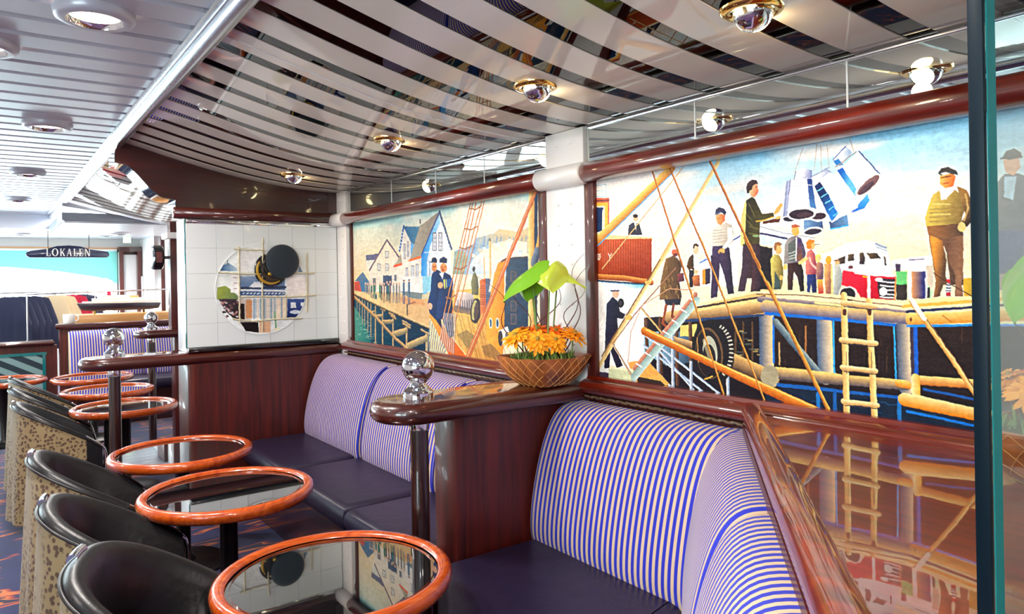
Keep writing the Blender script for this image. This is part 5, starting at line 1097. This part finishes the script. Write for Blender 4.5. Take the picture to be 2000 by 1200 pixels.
for k in range(9): c.line([(660+25*k, 765), (660+25*k, 905)], 12, ((150, 170, 190), (240, 220, 200), (120, 150, 170))[k % 3], a=.8)
c.poly([(560, 935), (690, 935), (695, 1010), (600, 1000)], (26, 22, 26)); c.rect(700, 930, 780, 1010, (222, 180, 150)); c.line([(810, 860), (820, 980)], 12, (120, 160, 120)); c.poly([(780, 990), (840, 970), (850, 1010)], (236, 230, 206))
c.rect(900, 600, 1035, 740, (238, 232, 232)); c.rect(900, 765, 1050, 900, (70, 92, 150), (30, 46, 96), ((960, 770), (960, 900))); c.rect(925, 790, 965, 830, (226, 232, 240)); c.ell(960, 860, 40, 14, (206, 216, 232)); c.rect(1000, 790, 1040, 815, (226, 232, 240))
c.rect(560, 400, 720, 570, (244, 246, 246)); c.poly([(985, 430), (1030, 430), (1030, 570), (985, 570)], (120, 136, 160))
c.finish('collage_print', 'print_paint', lambda a, z: np.stack([a, np.full_like(a, YF-.0035), z], 1), dc, grain=4, rim=.2, mask=lambda A, Z: (A-ccx)**2+(Z-ccz)**2 < (RR-.004)**2)
MB().lathe([(RR-.005, -.0065), (RR+.001, -.0065), (RR+.001, -.002), (RR-.005, -.002), (RR-.005, -.0065)], 64, (ccx, YF, ccz), 'y', cap=False).build('window_rim', 'tile_white', dc, smooth=0.5)
# ================================================================ FAR END: second booth, shop, sign
fb = empty('booth_bench', (1.3, 9.2, 0), 'striped booth bench at the far end in front of the shop', 'bench')
fm = lambda s, d, z: (s, 9.36-d, z)
cushion(fb, .70, 1.42, fm, u0=.0); cushion(fb, 1.424, 1.98, fm, u0=.01)
seat_slab(fb, [(.70, 8.62), (1.98, 8.62), (1.98, 9.14), (.70, 9.14)], .35, .475)
MB().box(.72, 1.98, 8.72, 9.36, 0, .36).build('plinth', 'mahogany_dark', fb)
fw = empty('shop_partition', (1.3, 9.42, 0), 'mahogany partition behind the far striped bench', 'partition')
MB().box(.62, 2.0, 9.37, 9.50, 0, 1.01).build('panel', 'mahogany_z', fw)
bullnose(MB(), [(.58, 9.33), (1.995, 9.33), (1.995, 9.56), (.58, 9.56)], 1.01, 1.07, .028).build('ledge', 'mahogany_x', fw, smooth=0.6)
lp = empty('low_partition', (-.3, 9.45, 0), 'low mahogany partition with dark panel painted with reflected stripes at the far left', 'partition')
MB().box(-1.2, .60, 9.40, 9.52, 0, .84).build('panel', 'mahogany_z', lp)
bullnose(MB(), [(-1.25, 9.34), (.575, 9.34), (.575, 9.58), (-1.25, 9.58)], .84, .90, .028).build('ledge', 'mahogany_x', lp, smooth=0.6)
mb = MB(); mb.grid(lambda i, j: ((-.9, .46)[i], 9.392, (.30, .74)[j]), 2, 2, uvfn=lambda i, j: ((-.9, .46)[i]*.45+(.30, .74)[j]*.8, 0)); mb.build('mirror_panel', 'reflected_stripe', lp)  # dark glass panel with its striped reflection painted on
mb = MB(); mb.box(-.94, .50, 9.385, 9.40, .74, .77).box(.46, .49, 9.385, 9.40, .30, .74).build('panel_frame', 'teal_edge', lp)
# hanging sign
sg = empty('hanging_sign', (.85, 11.0, 1.86), 'dark blue hanging name board reading LOKALEN', 'sign')
so = [(.42, 1.865), (1.28, 1.868), (1.31, 1.885), (1.318, 1.91), (1.30, 1.945), (1.25, 1.955), (1.10, 1.975), (.98, 2.015), (.85, 2.028), (.72, 2.018), (.60, 1.978), (.45, 1.955), (.40, 1.945), (.378, 1.915), (.388, 1.885)]
def xz_prism(mb, P, y0, y1):
    n = len(P); return mb.add([(x, y0, z) for x, z in P]+[(x, y1, z) for x, z in P], [tuple(range(n)), tuple(range(2*n-1, n-1, -1))]+[(i, (i+1) % n, n+(i+1) % n, n+i) for i in range(n)])
xz_prism(MB(), so, 10.985, 11.015).build('board', 'sign_blue', sg, bevel=.006)
def letter(ch_):
    V, T, S = .15, .06, .05                                  # thick stem, hairline, serif
    bar = lambda x0, y0, x1, y1: [(x0, y0), (x1, y0), (x1, y1), (x0, y1)]
    dg_ = lambda x0, y0, x1, y1, w_: [(x0, y0), (x0+w_, y0), (x1+w_, y1), (x1, y1)]
    return {'L': (.62, [bar(.08, 0, .08+V, 1), bar(0, .96, .31, 1), bar(0, 0, .62, T), bar(.56, 0, .62, .24)]),
            'K': (.74, [bar(.08, 0, .08+V, 1), bar(0, .96, .31, 1), bar(0, 0, .31, .04), dg_(.20, .42, .60, 1, .08), dg_(.54, 0, .26, .56, .17), bar(.5, .96, .76, 1), bar(.46, 0, .78, .04)]),
            'A': (.80, [dg_(.08, 0, .36, 1, .07), dg_(.56, 0, .33, 1, .16), bar(.2, .32, .6, .32+T), bar(0, 0, .24, .04), bar(.48, 0, .82, .04)]),
            'E': (.62, [bar(.08, 0, .08+V, 1), bar(0, .94, .58, 1), bar(.53, .78, .58, 1), bar(.1, .48, .46, .48+T), bar(0, 0, .60, T), bar(.55, 0, .60, .22)]),
            'N': (.86, [bar(.10, 0, .17, 1), bar(.68, 0, .75, 1), dg_(.60, 0, .08, 1, .16), bar(0, .96, .2, 1), bar(.02, 0, .26, .04), bar(.58, .96, .86, 1)]),
            'O': (.92, None)}[ch_]
mb = MB(); cur = .0; hs = .098; k_ = .080
widths = sum(letter(c_)[0]+.17 for c_ in 'LOKALEN')*k_; x0_ = .852-widths/2
for c_ in 'LOKALEN':
    wd_, parts = letter(c_)
    for P_ in parts or []: xz_prism(mb, [(x0_+x*k_, 1.885+z*hs) for x, z in P_], 10.972, 10.984)
    if parts is None:
        A_ = np.linspace(0, 2*math.pi, 28, endpoint=False); n = 28
        o_ = [(x0_+(.44+.44*math.cos(a))*k_, 1.885+(.5+.52*math.sin(a))*hs) for a in A_]; i_ = [(x0_+(.44+.27*math.cos(a))*k_, 1.885+(.5+.44*math.sin(a))*hs) for a in A_]
        mb.add([(x, 10.972, z) for x, z in o_]+[(x, 10.972, z) for x, z in i_]+[(x, 10.984, z) for x, z in o_]+[(x, 10.984, z) for x, z in i_],
               [(i, (i+1) % n, n+(i+1) % n, n+i) for i in range(n)]+[(i, (i+1) % n, 2*n+(i+1) % n, 2*n+i) for i in range(n)]+[(n+i, n+(i+1) % n, 3*n+(i+1) % n, 3*n+i) for i in range(n)])
    x0_ += (wd_+.17)*k_
mb.build('lettering', 'letter_white', sg)
for x in (.62, 1.08): MB().tube([(x, 11, 1.98), (x, 11, 2.238)], .004, 6).build('hanger', 'dark_metal', sg)
# teal blind in front of the window
bl = empty('roller_blind', (.8, 12.93, 2.0), 'teal roller blind with slanting lower edge over the far window', 'blind')
xz_prism(MB(), [(-1.2, 1.84), (.10, 1.80), (.85, 1.72), (1.50, 1.60), (1.655, 1.52), (1.655, 2.045), (-1.2, 2.045)], 12.92, 12.93).build('cloth', 'blind_teal', bl)
MB().tube([(-1.2, 12.93, 2.05), (1.655, 12.93, 2.05)], .02, 10).build('roller', 'white_paint', bl, smooth=1.0)
# mahogany door frame
d1 = structure(empty('door_1', (1.86, 12.9, 0), kind='structure'))
MB().box(1.67, 1.73, 12.80, 12.99, 0, 2.02).build('door_jamb', 'mahogany_z', d1); MB().box(1.93, 1.99, 12.80, 12.99, 0, 2.02).build('door_jamb', 'mahogany_z', d1); MB().box(1.67, 1.99, 12.80, 12.99, 2.02, 2.10).build('door_head', 'mahogany_x', d1)
MB().box(1.73, 1.93, 12.93, 12.97, .6, 1.98).build('pane', 'case_white', d1)
pw = structure(empty('trim_9', (1.96, 11.4, 0), kind='structure'))
MB().box(1.95, 2.0, 11.0, 11.5, 0, 2.22).build('pilaster', 'mahogany_z', pw, bevel=.004); MB().box(1.97, 2.0, 9.6, 9.9, .7, 1.75).build('window_strip', 'case_white', pw)
# shop counter with ship model, mug and clothes
ct = empty('display_counter', (1.3, 9.95, 0), 'light wooden shop counter under the ship model', 'counter')
MB().box(.78, 1.95, 9.75, 10.25, .99, 1.145).build('top', 'tan_wood', ct, bevel=.004); MB().box(.82, 1.92, 9.80, 10.2, 0, .99).build('cabinet', 'mahogany_z', ct)
rl = empty('counter_rail', (1.2, 10.3, 1.145), 'thin steel rail on posts above the shop counter', 'rail')
MB().tube([(.35, 10.30, 1.40), (1.95, 10.30, 1.43)], .010, 8).build('bar', 'brushed', rl, smooth=1.0)
for x in (.36, 1.60): MB().tube([(x, 10.30, 0 if x < .7 else 1.0), (x, 10.30, 1.405 if x < .7 else 1.60)], .008, 8).build('rod', 'brushed', rl, smooth=1.0)
sm = empty('ship_model', (1.35, 9.95, 1.145), 'model ship with dark hull and white decks on the counter', 'ship model')
H_ = [(.88, 1.20), (1.0, 1.185), (1.62, 1.185), (1.72, 1.20), (1.75, 1.265), (.84, 1.285)]
xz_prism(MB(), H_, 9.88, 10.02).build('hull', 'hull_dark', sm, bevel=.01)
MB().box(.90, 1.72, 9.885, 10.015, 1.272, 1.30).build('deck', 'ship_white', sm); MB().box(1.0, 1.62, 9.90, 10.0, 1.30, 1.335).build('deck', 'ship_white', sm); MB().box(1.10, 1.40, 9.91, 9.99, 1.335, 1.37).build('bridge', 'ship_white', sm)
MB().box(1.28, 1.50, 9.92, 9.98, 1.335, 1.362).build('hatch', 'orange_trim', sm); MB().lathe([(.025, 1.36), (.022, 1.42)], 14, (1.18, 9.95, 0)).build('funnel', 'knit_red', sm)
for x in (1.03, 1.58): MB().tube([(x, 9.95, 1.30), (x, 9.95, 1.47)], .004, 6).build('mast', 'ship_white', sm)
for x in (1.02, 1.55): MB().box(x-.012, x+.012, 9.90, 10.0, 1.145, 1.19).build('stand', 'brass', sm)
mg = empty('mug', (.72, 9.45, 1.07), 'white mug standing on the far ledge before the red sweaters', 'mug')
MB().lathe([(.0, 1.0705), (.052, 1.0705), (.060, 1.08), (.060, 1.175), (.055, 1.175), (.055, 1.085), (0, 1.08)], 24, (.72, 9.45, 0), cap=False).build('cup', 'mug_white', mg, smooth=0.8)
MB().tube([(.778+.034*math.sin(a), 9.45, 1.125+.034*math.cos(a)) for a in np.linspace(.1, 3.0, 10)], .008, 8).build('handle', 'mug_white', mg, smooth=1.0)
ra = empty('clothes_rail', (.55, 10.9, 0), 'steel clothes rail carrying sweaters before the window', 'clothes rail')
RA, RB = Vector((.06, 10.42, 1.42)), Vector((1.12, 11.72, 1.42))
MB().tube([RA, RB], .010, 8).build('bar', 'brushed', ra, smooth=1.0)
for q_ in (RA, RB): MB().tube([(q_.x, q_.y, 0), q_], .012, 8).build('stand', 'brushed', ra, smooth=1.0)
def sweater(tt, m_, label, w=.25, h=.66, thick=.07, top=1.375):
    c_ = RA.lerp(RB, tt); x, y = c_.x, c_.y
    t = empty('sweater', (x, y, top-h), label, 'sweater', 'sweaters on the rail')
    n = 21; mb = MB(); S_ = np.linspace(-1, 1, n)
    def top_z(s): return top - .055*abs(s)**1.2 - (.30*max(0, abs(s)-.62)**1.1/.38 if abs(s) > .62 else 0)
    def fn(i, j):
        s = S_[i]; a = j/12*2*math.pi; tz = top_z(s); bz = top-h + (.05 if abs(s) > .7 else 0)
        d = thick*.5*(1-.55*abs(s)**4)*(1+.12*math.sin(i*1.9)); zz = (tz+bz)/2 + (tz-bz)/2*math.cos(a)
        return (x+w*s, y+d*math.sin(a)*1.0, zz)
    mb.grid(fn, n, 13); k = 13; mb.f += [tuple(range(k)), tuple((n-1)*k+j for j in range(k))]
    mb.build('body', m_, t, smooth=1.0)
    MB().tube([(x-.03, y, top-.01), (x, y, top+.02), (x+.01, y, top+.034)], .004, 6).build('hanger_hook', 'brushed', t)
    return t
for tt, lb in ((.10, 'navy sweater nearest on the rail, cut by the left edge'), (.17, 'second navy sweater on the rail behind the nearest'), (.24, 'third navy sweater on the rail'), (.31, 'fourth navy sweater on the rail'), (.38, 'navy sweater hanging right before the cream ones')): sweater(tt, 'knit_navy', lb, h=.74, thick=.08)
for tt, lb in ((.56, 'leftmost cream sweater, next to the navy ones'), (.62, 'middle cream sweater of three'), (.68, 'rightmost cream sweater, next to the red ones')): sweater(tt, 'knit_cream', lb, thick=.06)
for tt, lb in ((.76, 'red sweater touching the cream ones'), (.82, 'red sweater farther from the cream ones')): sweater(tt, 'knit_red', lb, thick=.06)
for tt, lb in ((.90, 'navy sweater right beside the red ones'), (.96, 'navy sweater at the right end of the rail')): sweater(tt, 'knit_navy', lb, thick=.06)
# clock on the wooden screen
ck = empty('wall_clock', (1.30, 7.44, 1.72), 'round double-faced clock on a bracket beside the wooden screen', 'clock')
MB().lathe([(.0, -.05), (.10, -.05), (.118, -.035), (.118, .035), (.10, .05), (0, .05)], 32, (1.285, 7.44, 1.75), 'x', cap=False).build('case', 'black_gloss', ck, smooth=0.7)
MB().lathe([(.0, -.064), (.06, -.060), (.098, -.048), (.098, -.046), (0, -.046)], 32, (1.285, 7.44, 1.75), 'x', cap=False).build('dial', 'clock_face', ck, smooth=0.7)
MB().box(1.33, 1.402, 7.43, 7.45, 1.735, 1.765).build('bracket', 'mahogany_x', ck)
MB().box(1.26, 1.31, 7.322, 7.33, 1.70, 1.80).build('red_band', 'mahogany_y', ck)
ex = empty('exit_sign', (1.72, 12.0, 2.1), 'small pale green lit exit sign under the far ceiling', 'sign')
MB().box(1.62, 1.72, 11.98, 12.0, 2.12, 2.215).build('panel', 'exit_green', ex, bevel=.004)
